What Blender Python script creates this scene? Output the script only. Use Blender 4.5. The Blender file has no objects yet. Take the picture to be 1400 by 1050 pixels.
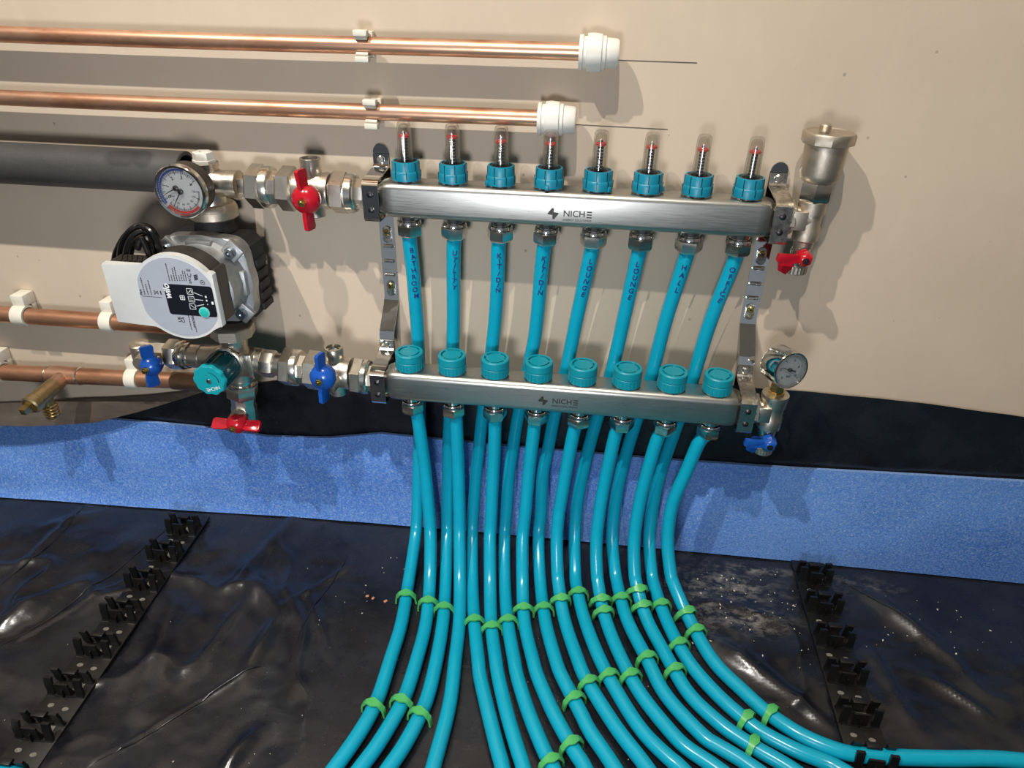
import bpy, bmesh, math, random
import numpy as np
from mathutils import Vector, Matrix, noise as mnoise

random.seed(7)
SC = bpy.context.scene
COL = SC.collection
PI = math.pi

# ------------------------------------------------------------------ camera, light, exposure
F_PX = 963.58
CAM = np.array([0.1953, -0.7614, 0.6945])
YAW, PITCH, ROLL = 0.1078, 0.5349, 0.0220


def cam_basis():
    cy, sy, cp, sp = math.cos(YAW), math.sin(YAW), math.cos(PITCH), math.sin(PITCH)
    f = np.array([-sy * cp, cy * cp, -sp])
    r = np.array([cy, sy, 0.0])
    u = np.cross(r, f)
    cr, sr = math.cos(ROLL), math.sin(ROLL)
    return cr * r + sr * u, -sr * r + cr * u, f


CR, CU, CF = cam_basis()
cam_d = bpy.data.cameras.new('camera')
cam = bpy.data.objects.new('camera', cam_d)
COL.objects.link(cam)
cam_d.sensor_width = 36.0
cam_d.lens = F_PX * 36.0 / 1400.0
cam_d.clip_start = 0.02
M = Matrix.Identity(4)
for i in range(3):
    M[i][0], M[i][1], M[i][2], M[i][3] = CR[i], CU[i], -CF[i], CAM[i]
cam.matrix_world = M
SC.camera = cam

w = bpy.data.worlds.new('room_air')
SC.world = w
w.use_nodes = True
w.node_tree.nodes['Background'].inputs[0].default_value = (0.80, 0.88, 1.0, 1)
w.node_tree.nodes['Background'].inputs[1].default_value = 0.28


def lamp(name, loc, target, power, size, color):
    d = bpy.data.lights.new(name, 'AREA')
    d.shape = 'DISK'
    d.size = size
    d.energy = power
    d.color = color
    o = bpy.data.objects.new(name, d)
    COL.objects.link(o)
    o.location = loc
    o.rotation_euler = (Vector(target) - Vector(loc)).to_track_quat('-Z', 'Y').to_euler()
    return o


lamp('ceiling_spot', (0.06, -1.10, 2.385), (0.0, -0.10, 0.2), 25.5, 0.035, (1.0, 0.95, 0.87))
lamp('ceiling_spot', (-0.80, -1.10, 2.385), (-0.15, -0.10, 0.2), 38, 0.035, (1.0, 0.95, 0.87))
fl = lamp('site_lamp', (0.08, -1.05, 0.42), (-0.12, 0.0, 0.42), 2.0, 0.22, (0.90, 0.93, 1.0))
fl.data.spread = math.radians(110)

SC.view_settings.view_transform = 'Standard'
SC.view_settings.look = 'None'
SC.view_settings.gamma = 1.0
SC.view_settings.use_curve_mapping = False
SC.view_settings.exposure = 0.0
try:
    SC.cycles.use_denoising = True
    SC.cycles.max_bounces = 8
    SC.cycles.transparent_max_bounces = 16
    SC.cycles.caustics_reflective = False
    SC.cycles.caustics_refractive = False
except Exception:
    pass


# ------------------------------------------------------------------ pixel (1400x1050 frame) -> real point at a known depth
def ray(px, py):
    return CF + (px - 700) / F_PX * CR - (py - 525) / F_PX * CU


def atY(px, py, y):
    d = ray(px, py)
    return Vector(CAM + d * (y - CAM[1]) / d[1])


def atZ(px, py, z):
    d = ray(px, py)
    return Vector(CAM + d * (z - CAM[2]) / d[2])


def to_px(p):
    d = np.array(p) - CAM
    z = d @ CF
    return 700 + F_PX * (d @ CR) / z, 525 - F_PX * (d @ CU) / z


# ------------------------------------------------------------------ materials
def lin(c):
    out = []
    for v in c[:3]:
        v = v / 255.0
        out.append(v / 12.92 if v <= 0.04045 else ((v + 0.055) / 1.055) ** 2.4)
    return (*out, 1.0)


class NT:
    def __init__(self, name):
        self.m = bpy.data.materials.new(name)
        self.m.use_nodes = True
        self.t = self.m.node_tree
        self.b = self.t.nodes['Principled BSDF']
        self.out = self.t.nodes['Material Output']
        self.tc = None

    def n(self, typ, **kw):
        nd = self.t.nodes.new(typ)
        for k, v in kw.items():
            setattr(nd, k, v)
        return nd

    def l(self, a, b):
        self.t.links.new(a, b)

    def coord(self, scale=(1, 1, 1)):
        if self.tc is None:
            self.tc = self.n('ShaderNodeTexCoord')
        mp = self.n('ShaderNodeMapping')
        mp.inputs['Scale'].default_value = scale
        self.l(self.tc.outputs['Object'], mp.inputs['Vector'])
        return mp.outputs[0]

    def noise(self, scale, detail=4, rough=0.55, vscale=(1, 1, 1)):
        nd = self.n('ShaderNodeTexNoise')
        nd.inputs['Scale'].default_value = scale
        nd.inputs['Detail'].default_value = detail
        nd.inputs['Roughness'].default_value = rough
        self.l(self.coord(vscale), nd.inputs['Vector'])
        return nd.outputs['Fac']

    def ramp(self, src, stops):
        r = self.n('ShaderNodeValToRGB')
        e = r.color_ramp.elements
        while len(e) < len(stops):
            e.new(0.5)
        for el, (p, c) in zip(e, stops):
            el.position = p
            el.color = c if len(c) == 4 else (*c, 1)
        self.l(src, r.inputs[0])
        return r.outputs[0]

    def mix(self, fac, a, b, blend='MIX'):
        x = self.n('ShaderNodeMixRGB', blend_type=blend)
        for s, v in ((x.inputs[0], fac), (x.inputs[1], a), (x.inputs[2], b)):
            if hasattr(v, 'is_linked'):
                self.l(v, s)
            else:
                s.default_value = v
        return x.outputs[0]

    def math(self, op, a, b=0.0):
        x = self.n('ShaderNodeMath', operation=op)
        for s, v in ((x.inputs[0], a), (x.inputs[1], b)):
            if hasattr(v, 'is_linked'):
                self.l(v, s)
            else:
                s.default_value = v
        return x.outputs[0]

    def bump(self, h, strength=0.2, dist=0.001):
        b = self.n('ShaderNodeBump')
        b.inputs['Strength'].default_value = strength
        b.inputs['Distance'].default_value = dist
        self.l(h, b.inputs['Height'])
        self.l(b.outputs[0], self.b.inputs['Normal'])

    def set(self, **kw):
        for k, v in kw.items():
            self.b.inputs[k.replace('_', ' ')].default_value = v
        return self


def g(v):
    return (v, v, v, 1)


def plastic(name, rgb, rough=0.35, var=0.06, bump=0.0, spec=0.5, scale=60):
    t = NT(name)
    c = lin(rgb)
    f = t.noise(scale, 4)
    dark = tuple(x * (1 - var * 2) for x in c[:3]) + (1,)
    lite = tuple(min(1, x * (1 + var)) for x in c[:3]) + (1,)
    t.l(t.ramp(f, [(0.3, dark), (0.7, lite)]), t.b.inputs['Base Color'])
    t.set(Roughness=rough, Specular_IOR_Level=spec)
    if bump:
        t.bump(t.noise(900, 2), bump, 0.0006)
    return t.m


def metal(name, rgb, rough, var=0.15, vs=(1, 1, 1), scale=80, bump=0.0, bscale=700, rvar=0.1):
    t = NT(name)
    c = lin(rgb)
    f = t.noise(scale, 5, 0.6, vs)
    dark = tuple(x * (1 - var * 2) for x in c[:3]) + (1,)
    lite = tuple(min(1, x * (1 + var)) for x in c[:3]) + (1,)
    t.l(t.ramp(f, [(0.3, dark), (0.7, lite)]), t.b.inputs['Base Color'])
    t.set(Metallic=1.0)
    rr = t.ramp(f, [(0.3, g(rough + rvar)), (0.7, g(max(0.02, rough - rvar * 0.5)))])
    t.l(rr, t.b.inputs['Roughness'])
    if bump:
        t.bump(t.noise(bscale, 3, 0.6, vs), bump, 0.0006)
    return t.m


MAT = {}
MAT['nickel'] = metal('cast nickel plate', (214, 206, 192), 0.30, 0.12, bump=0.12, bscale=900)
MAT['nickel_smooth'] = metal('machined nickel plate', (224, 219, 208), 0.20, 0.08, bump=0.06)
MAT['nickel_dull'] = metal('dull nickel plate', (198, 187, 170), 0.46, 0.08, bump=0.3, bscale=900)
MAT['chrome'] = metal('polished chrome', (222, 222, 218), 0.07, 0.04, rvar=0.03)
MAT['chrome_dusty'] = metal('dusty chrome', (205, 200, 190), 0.22, 0.2, rvar=0.15, scale=200)
MAT['steel'] = metal('brushed stainless steel', (182, 181, 174), 0.31, 0.07, (6, 260, 260), 6, 0.04, 8)
MAT['alu'] = metal('cast aluminium', (178, 180, 180), 0.50, 0.10, bump=0.4, bscale=800)
MAT['brass'] = metal('brass', (206, 180, 124), 0.26, 0.16)
MAT['brass_dull'] = metal('dull brass', (200, 180, 136), 0.34, 0.15, bump=0.15)
MAT['bolt'] = metal('zinc bolt', (165, 175, 186), 0.25, 0.2)
MAT['rivet'] = metal('dark rivet', (90, 86, 88), 0.35, 0.2)
MAT['gilt'] = metal('yellow zinc nut', (205, 180, 110), 0.2, 0.15)


def copper(name, rgb, dark, rough):
    t = NT(name)
    f = t.noise(22, 6, 0.65, (0.5, 1.6, 1.6))
    f2 = t.noise(9, 3, 0.6, (0.35, 1, 1))
    a = t.ramp(f, [(0.34, lin(dark)), (0.56, lin(rgb)), (0.8, lin([min(255, v * 1.08) for v in rgb]))])
    b = t.mix(t.ramp(f2, [(0.5, g(0)), (0.72, g(0.35))]), a, lin([v * 0.7 for v in rgb]))
    t.l(b, t.b.inputs['Base Color'])
    t.set(Metallic=0.85)
    t.l(t.ramp(f, [(0.3, g(rough + .18)), (0.65, g(rough))]), t.b.inputs['Roughness'])
    t.bump(t.noise(160, 3, 0.5, (0.15, 1, 1)), 0.05, 0.0006)
    return t.m


MAT['copper'] = copper('bright copper', (226, 180, 150), (168, 116, 86), 0.30)
MAT['copper_dark'] = copper('tarnished copper', (206, 154, 122), (150, 102, 76), 0.34)
MAT['copper_grey'] = copper('dull brown copper', (138, 108, 84), (98, 76, 60), 0.45)
MAT['teal'] = plastic('teal plastic', (14, 140, 156), 0.36, 0.03)
MAT['teal_collar'] = plastic('bright teal plastic', (16, 128, 152), 0.38, 0.03)
MAT['teal_pipe'] = plastic('teal pipe plastic', (14, 156, 184), 0.22, 0.02, spec=0.45)
MAT['teal_knob'] = plastic('turquoise knob', (22, 150, 160), 0.3, 0.03)
MAT['red'] = plastic('red enamel', (178, 20, 38), 0.2, 0.04)
MAT['blue'] = plastic('blue enamel', (26, 80, 166), 0.22, 0.04)
MAT['white'] = plastic('white plastic', (226, 222, 212), 0.4, 0.03)
MAT['white_warm'] = plastic('milky clip plastic', (226, 220, 204), 0.45, 0.04)
MAT['pump_white'] = plastic('off white casing', (205, 206, 203), 0.42, 0.02)
MAT['label_grey'] = plastic('grey label', (164, 170, 180), 0.38, 0.02)
MAT['ink'] = plastic('black print', (26, 26, 30), 0.5, 0.02)
MAT['ink_brown'] = plastic('etched dark logo', (46, 42, 38), 0.5, 0.02)
MAT['pen'] = plastic('blue marker pen', (14, 40, 116), 0.5, 0.02)
MAT['white_ink'] = plastic('white print', (225, 228, 230), 0.5, 0.02)
MAT['panel'] = plastic('gloss black panel', (26, 28, 36), 0.2, 0.02)
MAT['button'] = plastic('mint button', (44, 178, 170), 0.35, 0.02)
MAT['button_rim'] = plastic('pale mint rim', (120, 205, 196), 0.4, 0.02)
MAT['dark_case'] = plastic('dark brown-black casing', (48, 44, 40), 0.42, 0.15, bump=0.1, scale=90)
MAT['black'] = plastic('black plastic', (18, 18, 19), 0.4, 0.1)
MAT['black_insul'] = plastic('black foam shell', (32, 31, 31), 0.7, 0.15, bump=0.3)
MAT['cable'] = plastic('black cable', (16, 15, 15), 0.25, 0.05)
MAT['dial'] = plastic('white dial', (206, 208, 216), 0.45, 0.01)
MAT['dial_red'] = plastic('red dial arc', (200, 52, 50), 0.45, 0.01)
MAT['dial_shade'] = plastic('blue dial shade', (52, 76, 160), 0.45, 0.01)
MAT['float'] = plastic('red float', (215, 60, 52), 0.4, 0.02)
MAT['gasket'] = plastic('red gasket', (120, 30, 34), 0.5, 0.05)
MAT['green'] = plastic('green staple plastic', (78, 174, 96), 0.36, 0.04)
MAT['pencil'] = plastic('pencil line', (88, 80, 70), 0.8, 0.1)
MAT['chip'] = plastic('tan chip', (190, 130, 100), 0.7, 0.15)
MAT['crumb'] = plastic('plaster crumb', (205, 198, 184), 0.9, 0.1)


def mat_rail():
    t = NT('black rail plastic')
    f = t.noise(70, 5, 0.65)
    t.l(t.ramp(f, [(0.55, lin((14, 14, 14))), (0.75, lin((44, 40, 36)))]), t.b.inputs['Base Color'])
    t.set(Roughness=0.42)
    return t.m


MAT['rail'] = mat_rail()
MAT['dust'] = plastic('cement dust', (120, 117, 110), 0.9, 0.25, 0.3, scale=400)


def mat_glass():
    t = NT('clear acrylic')
    tr = t.n('ShaderNodeBsdfTransparent')
    tr.inputs[0].default_value = (0.93, 0.93, 0.91, 1)
    gl = t.n('ShaderNodeBsdfGlossy')
    gl.inputs['Roughness'].default_value = 0.08
    lw = t.n('ShaderNodeLayerWeight')
    lw.inputs[0].default_value = 0.35
    mx = t.n('ShaderNodeMixShader')
    t.l(t.math('ADD', t.math('MULTIPLY', lw.outputs['Facing'], 0.60), 0.06), mx.inputs[0])
    df = t.n('ShaderNodeBsdfTranslucent')
    df.inputs[0].default_value = (0.95, 0.94, 0.90, 1)
    m2 = t.n('ShaderNodeMixShader')
    m2.inputs[0].default_value = 0.4
    t.l(gl.outputs[0], m2.inputs[1])
    t.l(df.outputs[0], m2.inputs[2])
    t.l(tr.outputs[0], mx.inputs[1])
    t.l(m2.outputs[0], mx.inputs[2])
    t.l(mx.outputs[0], t.out.inputs[0])
    return t.m


MAT['glass'] = mat_glass()


def mat_tint():
    t = NT('translucent teal plastic')
    tr = t.n('ShaderNodeBsdfTransparent')
    tr.inputs[0].default_value = (0.12, 0.62, 0.66, 1)
    mx = t.n('ShaderNodeMixShader')
    mx.inputs[0].default_value = 0.5
    t.b.inputs['Base Color'].default_value = lin((8, 100, 112))
    t.b.inputs['Roughness'].default_value = 0.12
    t.l(tr.outputs[0], mx.inputs[1])
    t.l(t.b.outputs[0], mx.inputs[2])
    t.l(mx.outputs[0], t.out.inputs[0])
    return t.m


MAT['teal_clear'] = mat_tint()


def mat_wall(name, rgb):
    t = NT(name)
    f = t.noise(5, 5, 0.6)
    f2 = t.noise(160, 4, 0.65)
    f3 = t.noise(40, 3, 0.5, (1, 1, 0.35))
    c = t.ramp(f, [(0.3, lin([v * 0.955 for v in rgb])), (0.7, lin(rgb))])
    c = t.mix(t.ramp(f2, [(0.62, g(0)), (0.80, g(0.28))]), c, lin([v * 0.82 for v in rgb]))
    c = t.mix(t.ramp(f3, [(0.55, g(0)), (0.8, g(0.25))]), c, lin([min(255, v * 1.06) for v in rgb]))
    v = t.n('ShaderNodeTexVoronoi')
    v.inputs['Scale'].default_value = 26
    t.l(t.coord(), v.inputs['Vector'])
    c = t.mix(t.ramp(v.outputs['Distance'], [(0.035, g(0.5)), (0.05, g(0))]), c, lin([v_ * 0.6 for v_ in rgb]))
    t.l(c, t.b.inputs['Base Color'])
    t.set(Roughness=0.8, Specular_IOR_Level=0.25)
    t.bump(t.noise(420, 3), 0.12, 0.0006)
    return t.m


MAT['wall'] = mat_wall('plasterboard', (208, 190, 168))
MAT['plaster'] = plastic('grey plaster', (140, 139, 138), 0.9, 0.05)
MAT['ceiling'] = plastic('white ceiling', (225, 222, 215), 0.9)
MAT['concrete'] = plastic('concrete', (120, 116, 110), 0.9, 0.15, 0.3)


def mat_foam():
    t = NT('blue foam')
    f = t.noise(3.2, 3, 0.5)
    s = t.noise(330, 3, 0.7)
    s2 = t.noise(620, 2, 0.6)
    base = t.ramp(f, [(0.3, lin((62, 114, 200))), (0.7, lin((102, 150, 224)))])
    c = t.mix(t.ramp(s, [(0.42, g(0)), (0.66, g(0.55))]), base, lin((150, 186, 232)))
    c = t.mix(t.ramp(s2, [(0.28, g(0.6)), (0.48, g(0))]), c, lin((36, 78, 150)))
    c = t.mix(t.ramp(t.noise(400, 2, 0.6), [(0.62, g(0)), (0.72, g(0.5))]), c, lin((214, 228, 246)))  # white sparkle glints painted into the foam colour
    t.l(c, t.b.inputs['Base Color'])
    t.set(Roughness=0.5, Specular_IOR_Level=0.4)
    t.bump(s, 0.5, 0.0012)
    return t.m


MAT['foam'] = mat_foam()
MAT['foam_edge'] = plastic('pale foam edge', (120, 152, 205), 0.8, 0.2, 0.5, scale=600)


def mat_sheet(name='black polythene', dust=True):
    t = NT(name)
    f = t.noise(14, 6, 0.65)
    sp = t.noise(420, 2, 0.6)
    c = t.ramp(f, [(0.35, lin((20, 21, 26))), (0.75, lin((38, 39, 44)))])
    c = t.mix(t.ramp(sp, [(0.70, g(0)), (0.80, g(0.3))]), c, lin((140, 135, 128)))
    rough = t.ramp(f, [(0.35, g(0.20)), (0.7, g(0.36))])
    if dust:
        at = t.n('ShaderNodeAttribute', attribute_name='dust')
        pat = t.noise(32, 9, 0.78, (1.1, 2.0, 1))
        sm = t.math('MULTIPLY', at.outputs['Fac'], t.ramp(pat, [(0.47, g(0)), (0.72, g(1))]))
        c = t.mix(t.math('MULTIPLY', sm, 0.75), c, lin((176, 170, 160)))
        rough = t.mix(sm, rough, g(0.85))
    t.l(c, t.b.inputs['Base Color'])
    t.l(rough, t.b.inputs['Roughness'])
    t.set(Specular_IOR_Level=0.5)
    t.bump(t.noise(60, 5, 0.6, (1, 1.8, 1)), 0.25, 0.0012)
    return t.m


MAT['sheet'] = mat_sheet()


def mat_flap():
    t = NT('dusty sheet underside')
    f = t.noise(10, 6, 0.7, (0.6, 1, 3.5))
    t.l(t.ramp(f, [(0.3, lin((82, 73, 66))), (0.55, lin((112, 101, 92))), (0.75, lin((168, 158, 146)))]), t.b.inputs['Base Color'])
    t.set(Roughness=0.5)
    return t.m


MAT['flap'] = mat_flap()


def mat_lagging():
    t = NT('grey pipe lagging')
    f = t.noise(12, 4, 0.6, (0.5, 1, 1))
    sp = t.noise(700, 2)
    c = t.ramp(f, [(0.3, lin((52, 52, 51))), (0.7, lin((74, 73, 70)))])
    c = t.mix(t.ramp(sp, [(0.55, g(0)), (0.75, g(0.3))]), c, lin((100, 98, 92)))
    t.l(c, t.b.inputs['Base Color'])
    for cx, sx in ((0.897, 32.0), (0.919, 52.0)):      # smudges and the shade of a dent, painted as dark ovals
        vm = t.n('ShaderNodeVectorMath', operation='SUBTRACT')
        t.l(t.coord(), vm.inputs[0])
        vm.inputs[1].default_value = (cx, -0.016, 0.016)
        v2 = t.n('ShaderNodeVectorMath', operation='MULTIPLY')
        t.l(vm.outputs[0], v2.inputs[0])
        v2.inputs[1].default_value = (sx, 60, 60)
        v3 = t.n('ShaderNodeVectorMath', operation='LENGTH')
        t.l(v2.outputs[0], v3.inputs[0])
        d_ = t.math('ADD', v3.outputs['Value'], t.math('MULTIPLY', t.noise(60, 3), 0.5))
        c = t.mix(t.ramp(d_, [(0.75, g(0.75)), (1.0, g(0))]), c, lin((30, 30, 30)))
        t.l(c, t.b.inputs['Base Color'])
    t.set(Roughness=0.6)
    t.bump(sp, 0.2, 0.0005)
    return t.m


MAT['lagging'] = mat_lagging()

# ------------------------------------------------------------------ geometry helpers (all shapes are given in world metres)
X, Y, Z = Vector((1, 0, 0)), Vector((0, 1, 0)), Vector((0, 0, 1))
WO = {}


def frame(d):
    d = Vector(d).normalized()
    ref = Z if abs(d.z) < 0.9 else Y
    a = ref.cross(d).normalized()
    return a, d.cross(a).normalized(), d


def loft(bm, p, d, prof, n=32, phase=0.0, cap=(True, True), a=None, mul=None):
    """rings of n points along direction d at p; prof = [(t, radius)]; mul(i) scales single points of a ring"""
    p = Vector(p)
    u, v, dd = frame(d)
    if a is not None:
        u = Vector(a).normalized()
        dd = Vector(d).normalized()
        v = dd.cross(u)
    rings = []
    for t, r in prof:
        ring = []
        for i in range(n):
            q = 2 * PI * i / n + phase
            k = mul(i) if mul else 1.0
            ring.append(bm.verts.new(p + dd * t + (u * math.cos(q) + v * math.sin(q)) * r * k))
        rings.append(ring)
    for A, B in zip(rings, rings[1:]):
        for i in range(n):
            j = (i + 1) % n
            bm.faces.new((A[i], A[j], B[j], B[i]))
    if cap[0]:
        bm.faces.new(rings[0][::-1])
    if cap[1]:
        bm.faces.new(rings[-1])
    return rings


def cyl(bm, p0, p1, r, n=24):
    p0, p1 = Vector(p0), Vector(p1)
    L = (p1 - p0).length
    e = min(r * 0.12, L * 0.2, 0.0012)
    loft(bm, p0, p1 - p0, [(0, r - e), (e, r), (L - e, r), (L, r - e)], n)


def hexp(bm, p0, p1, r, phase=0.0, n=6):
    """hexagon nut, r across corners / 2, chamfered ends"""
    p0, p1 = Vector(p0), Vector(p1)
    L = (p1 - p0).length
    e = min(L * 0.14, 0.002)
    loft(bm, p0, p1 - p0, [(0, r * 0.92), (e, r), (L - e, r), (L, r * 0.92)], n, phase)


def box(bm, c, s, rot=None, bev=0.0):
    mx = Matrix.Translation(Vector(c)) @ ((rot.to_4x4() if rot else Matrix.Identity(4))) @ Matrix.Diagonal((*s, 1))
    r = bmesh.ops.create_cube(bm, size=1.0, matrix=mx)
    if bev:
        es = list({e for v in r['verts'] for e in v.link_edges})
        bmesh.ops.bevel(bm, geom=es, offset=bev, segments=2, affect='EDGES', profile=0.5)


def tube(bm, pts, r, n=16, cap=True):
    pts = [Vector(p) for p in pts]
    rad = r if callable(r) else (lambda i: r)
    t0 = (pts[1] - pts[0]).normalized()
    u, v, _ = frame(t0)
    rings = []
    for i, p in enumerate(pts):
        t = (pts[min(i + 1, len(pts) - 1)] - pts[max(i - 1, 0)]).normalized()
        u = (u - t * u.dot(t)).normalized()
        v = t.cross(u)
        rr = rad(i)
        rings.append([bm.verts.new(p + (u * math.cos(2 * PI * k / n) + v * math.sin(2 * PI * k / n)) * rr) for k in range(n)])
    for A, B in zip(rings, rings[1:]):
        for i in range(n):
            j = (i + 1) % n
            bm.faces.new((A[i], A[j], B[j], B[i]))
    if cap:
        bm.faces.new(rings[0][::-1])
        bm.faces.new(rings[-1])


def prism(bm, poly, o, u, v, wdir, depth, bev=0.0):
    """polygon (2-D points in u, v) at o, pushed out along wdir"""
    o, u, v, wdir = Vector(o), Vector(u), Vector(v), Vector(wdir)
    A = [bm.verts.new(o + u * a + v * b) for a, b in poly]
    B = [bm.verts.new(o + u * a + v * b + wdir * depth) for a, b in poly]
    n = len(poly)
    fs = [bm.faces.new(A[::-1]), bm.faces.new(B)]
    for i in range(n):
        fs.append(bm.faces.new((A[i], A[(i + 1) % n], B[(i + 1) % n], B[i])))
    if bev:
        es = list(fs[1].edges)
        bmesh.ops.bevel(bm, geom=es, offset=bev, segments=2, affect='EDGES', profile=0.5)


def strip(bm, prof, x0, x1, th):
    """bent sheet-metal strip: polyline in (y, z), thickness th, from x0 to x1"""
    P = [Vector((a, b)) for a, b in prof]
    off = []
    for i in range(len(P)):
        d0 = (P[i] - P[i - 1]).normalized() if i else (P[1] - P[0]).normalized()
        d1 = (P[i + 1] - P[i]).normalized() if i < len(P) - 1 else d0
        n0, n1 = Vector((-d0.y, d0.x)), Vector((-d1.y, d1.x))
        b = (n0 + n1).normalized()
        off.append(P[i] + b * (th / max(0.35, b.dot(n0))))
    V = []
    for x in (x0, x1):
        V.append(([bm.verts.new((x, p.x, p.y)) for p in P], [bm.verts.new((x, q.x, q.y)) for q in off]))
    (a0, b0), (a1, b1) = V
    for i in range(len(P) - 1):
        bm.faces.new((a0[i], a0[i + 1], a1[i + 1], a1[i]))
        bm.faces.new((b0[i + 1], b0[i], b1[i], b1[i + 1]))
        bm.faces.new((a0[i + 1], a0[i], b0[i], b0[i + 1]))
        bm.faces.new((a1[i], a1[i + 1], b1[i + 1], b1[i]))
    for k in (0, -1):
        bm.faces.new((a0[k], a1[k], b1[k], b0[k]))


def smooth_prof(prof, it=2):
    P = [Vector(p) for p in prof]
    for _ in range(it):
        Q = [P[0]]
        for a, b in zip(P, P[1:]):
            Q += [a * 0.75 + b * 0.25, a * 0.25 + b * 0.75]
        Q.append(P[-1])
        P = Q
    return [tuple(p) for p in P]


def catmull(pts, per=6):
    P = [Vector(p) for p in pts]
    P = [P[0] * 2 - P[1]] + P + [P[-1] * 2 - P[-2]]
    out = []
    for i in range(1, len(P) - 2):
        for k in range(per):
            t = k / per
            a, b, c, d = P[i - 1], P[i], P[i + 1], P[i + 2]
            out.append(0.5 * ((2 * b) + (c - a) * t + (2 * a - 5 * b + 4 * c - d) * t * t + (3 * b - a - 3 * c + d) * t ** 3))
    out.append(P[-2])
    return out


def rrect(w_, h_, r, n=5):
    out = []
    for cx, cy, a0 in ((w_ / 2 - r, h_ / 2 - r, 0), (-w_ / 2 + r, h_ / 2 - r, PI / 2), (-w_ / 2 + r, -h_ / 2 + r, PI), (w_ / 2 - r, -h_ / 2 + r, 1.5 * PI)):
        for k in range(n + 1):
            a = a0 + PI / 2 * k / n
            out.append((cx + r * math.cos(a), cy + r * math.sin(a)))
    return out


def obj(name, bm, mat, parent=None, org=None, sharp=35, smooth=True):
    """link a bmesh (world coordinates) as one mesh object, its origin at org"""
    org = Vector(org) if org is not None else (WO[parent] if parent else Vector((0, 0, 0)))
    bmesh.ops.translate(bm, verts=bm.verts, vec=-org)
    bmesh.ops.recalc_face_normals(bm, faces=bm.faces)
    me = bpy.data.meshes.new(name)
    bm.to_mesh(me)
    bm.free()
    if smooth:
        me.polygons.foreach_set('use_smooth', [True] * len(me.polygons))
        me.set_sharp_from_angle(angle=math.radians(sharp))
    me.materials.append(MAT[mat])
    o = bpy.data.objects.new(name, me)
    COL.objects.link(o)
    WO[o] = org
    if parent:
        o.parent = parent
        o.location = org - WO[parent]
    else:
        o.location = org
    return o


def tag(o, label, cat, group=None):
    o['label'] = label
    o['category'] = cat
    if group:
        o['group'] = group
    return o


def thing(name, label, cat, loc, group=None):
    o = bpy.data.objects.new(name, None)
    o.empty_display_size = 0.01
    COL.objects.link(o)
    o.location = loc
    WO[o] = Vector(loc)
    return tag(o, label, cat, group)


def struct(o):
    o['kind'] = 'structure'
    return o


def dup_part(o, parent, delta):
    """copy of a part and its sub-parts, moved by delta, under parent"""
    c = o.copy()
    COL.objects.link(c)
    c.parent = parent
    c.location = o.location + Vector(delta)
    WO[c] = WO[o] + Vector(delta)
    for ch in list(o.children):
        k = ch.copy()
        COL.objects.link(k)
        k.parent = c
        WO[k] = WO[ch] + Vector(delta)
    return c


def B():
    return bmesh.new()


_tc = {}


def add_text(bm, s, size, o, u, v, ax='CENTER', bold=0.0, wrap=None, nrm=None, shear=0.0):
    """lettering laid in the plane u, v at o; wrap=(radius) bends it round a pipe whose axis is v"""
    key = (s, ax, bold, shear, bool(wrap))
    if key not in _tc:
        cu = bpy.data.curves.new('lettering', 'FONT')
        cu.body = s
        cu.size = 1.0
        cu.align_x = ax
        cu.align_y = 'CENTER'
        cu.offset = bold
        cu.shear = shear
        cu.resolution_u = 3
        t = bpy.data.objects.new('lettering', cu)
        COL.objects.link(t)
        bpy.context.view_layer.update()
        me = bpy.data.meshes.new_from_object(t.evaluated_get(bpy.context.evaluated_depsgraph_get()))
        if wrap:
            tb = bmesh.new()
            tb.from_mesh(me)
            bmesh.ops.triangulate(tb, faces=tb.faces)
            bmesh.ops.subdivide_edges(tb, edges=tb.edges, cuts=4, use_grid_fill=True)
            tb.to_mesh(me)
            tb.free()
        _tc[key] = ([tuple(q.co) for q in me.vertices], [tuple(p.vertices) for p in me.polygons])
        bpy.data.objects.remove(t)
        bpy.data.curves.remove(cu)
        bpy.data.meshes.remove(me)
    vs, fs = _tc[key]
    o, u, v = Vector(o), Vector(u), Vector(v)
    V = []
    for a, b, _ in vs:
        a, b = a * size, b * size
        if wrap:
            q = a / wrap
            V.append(bm.verts.new(o + u * (math.sin(q) * wrap) + v * b - nrm * ((1 - math.cos(q)) * wrap)))
        else:
            V.append(bm.verts.new(o + u * a + v * b))
    for f in fs:
        try:
            bm.faces.new([V[i] for i in f])
        except ValueError:
            pass


def flat_poly(bm, pts):
    bm.faces.new([bm.verts.new(Vector(p)) for p in pts])


def line(bm, a, b, wd, nrm):
    a, b = Vector(a), Vector(b)
    s = (b - a).cross(Vector(nrm)).normalized() * wd / 2
    flat_poly(bm, (a - s, a + s, b + s, b - s))


def arc_band(bm, c, u, v, r0, r1, a0, a1, n=28):
    c, u, v = Vector(c), Vector(u), Vector(v)
    prev = None
    for i in range(n + 1):
        a = a0 + (a1 - a0) * i / n
        d = u * math.cos(a) + v * math.sin(a)
        k = r1(i / n) if callable(r1) else r1
        cur = (bm.verts.new(c + d * r0), bm.verts.new(c + d * k))
        if prev:
            bm.faces.new((prev[0], prev[1], cur[1], cur[0]))
        prev = cur


# ------------------------------------------------------------------ the room
def slab(name, lo, hi, mat):
    bm = B()
    c = [(a + b) / 2 for a, b in zip(lo, hi)]
    box(bm, c, [b - a for a, b in zip(lo, hi)])
    return struct(obj(name, bm, mat, org=(c[0], c[1], lo[2])))


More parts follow.
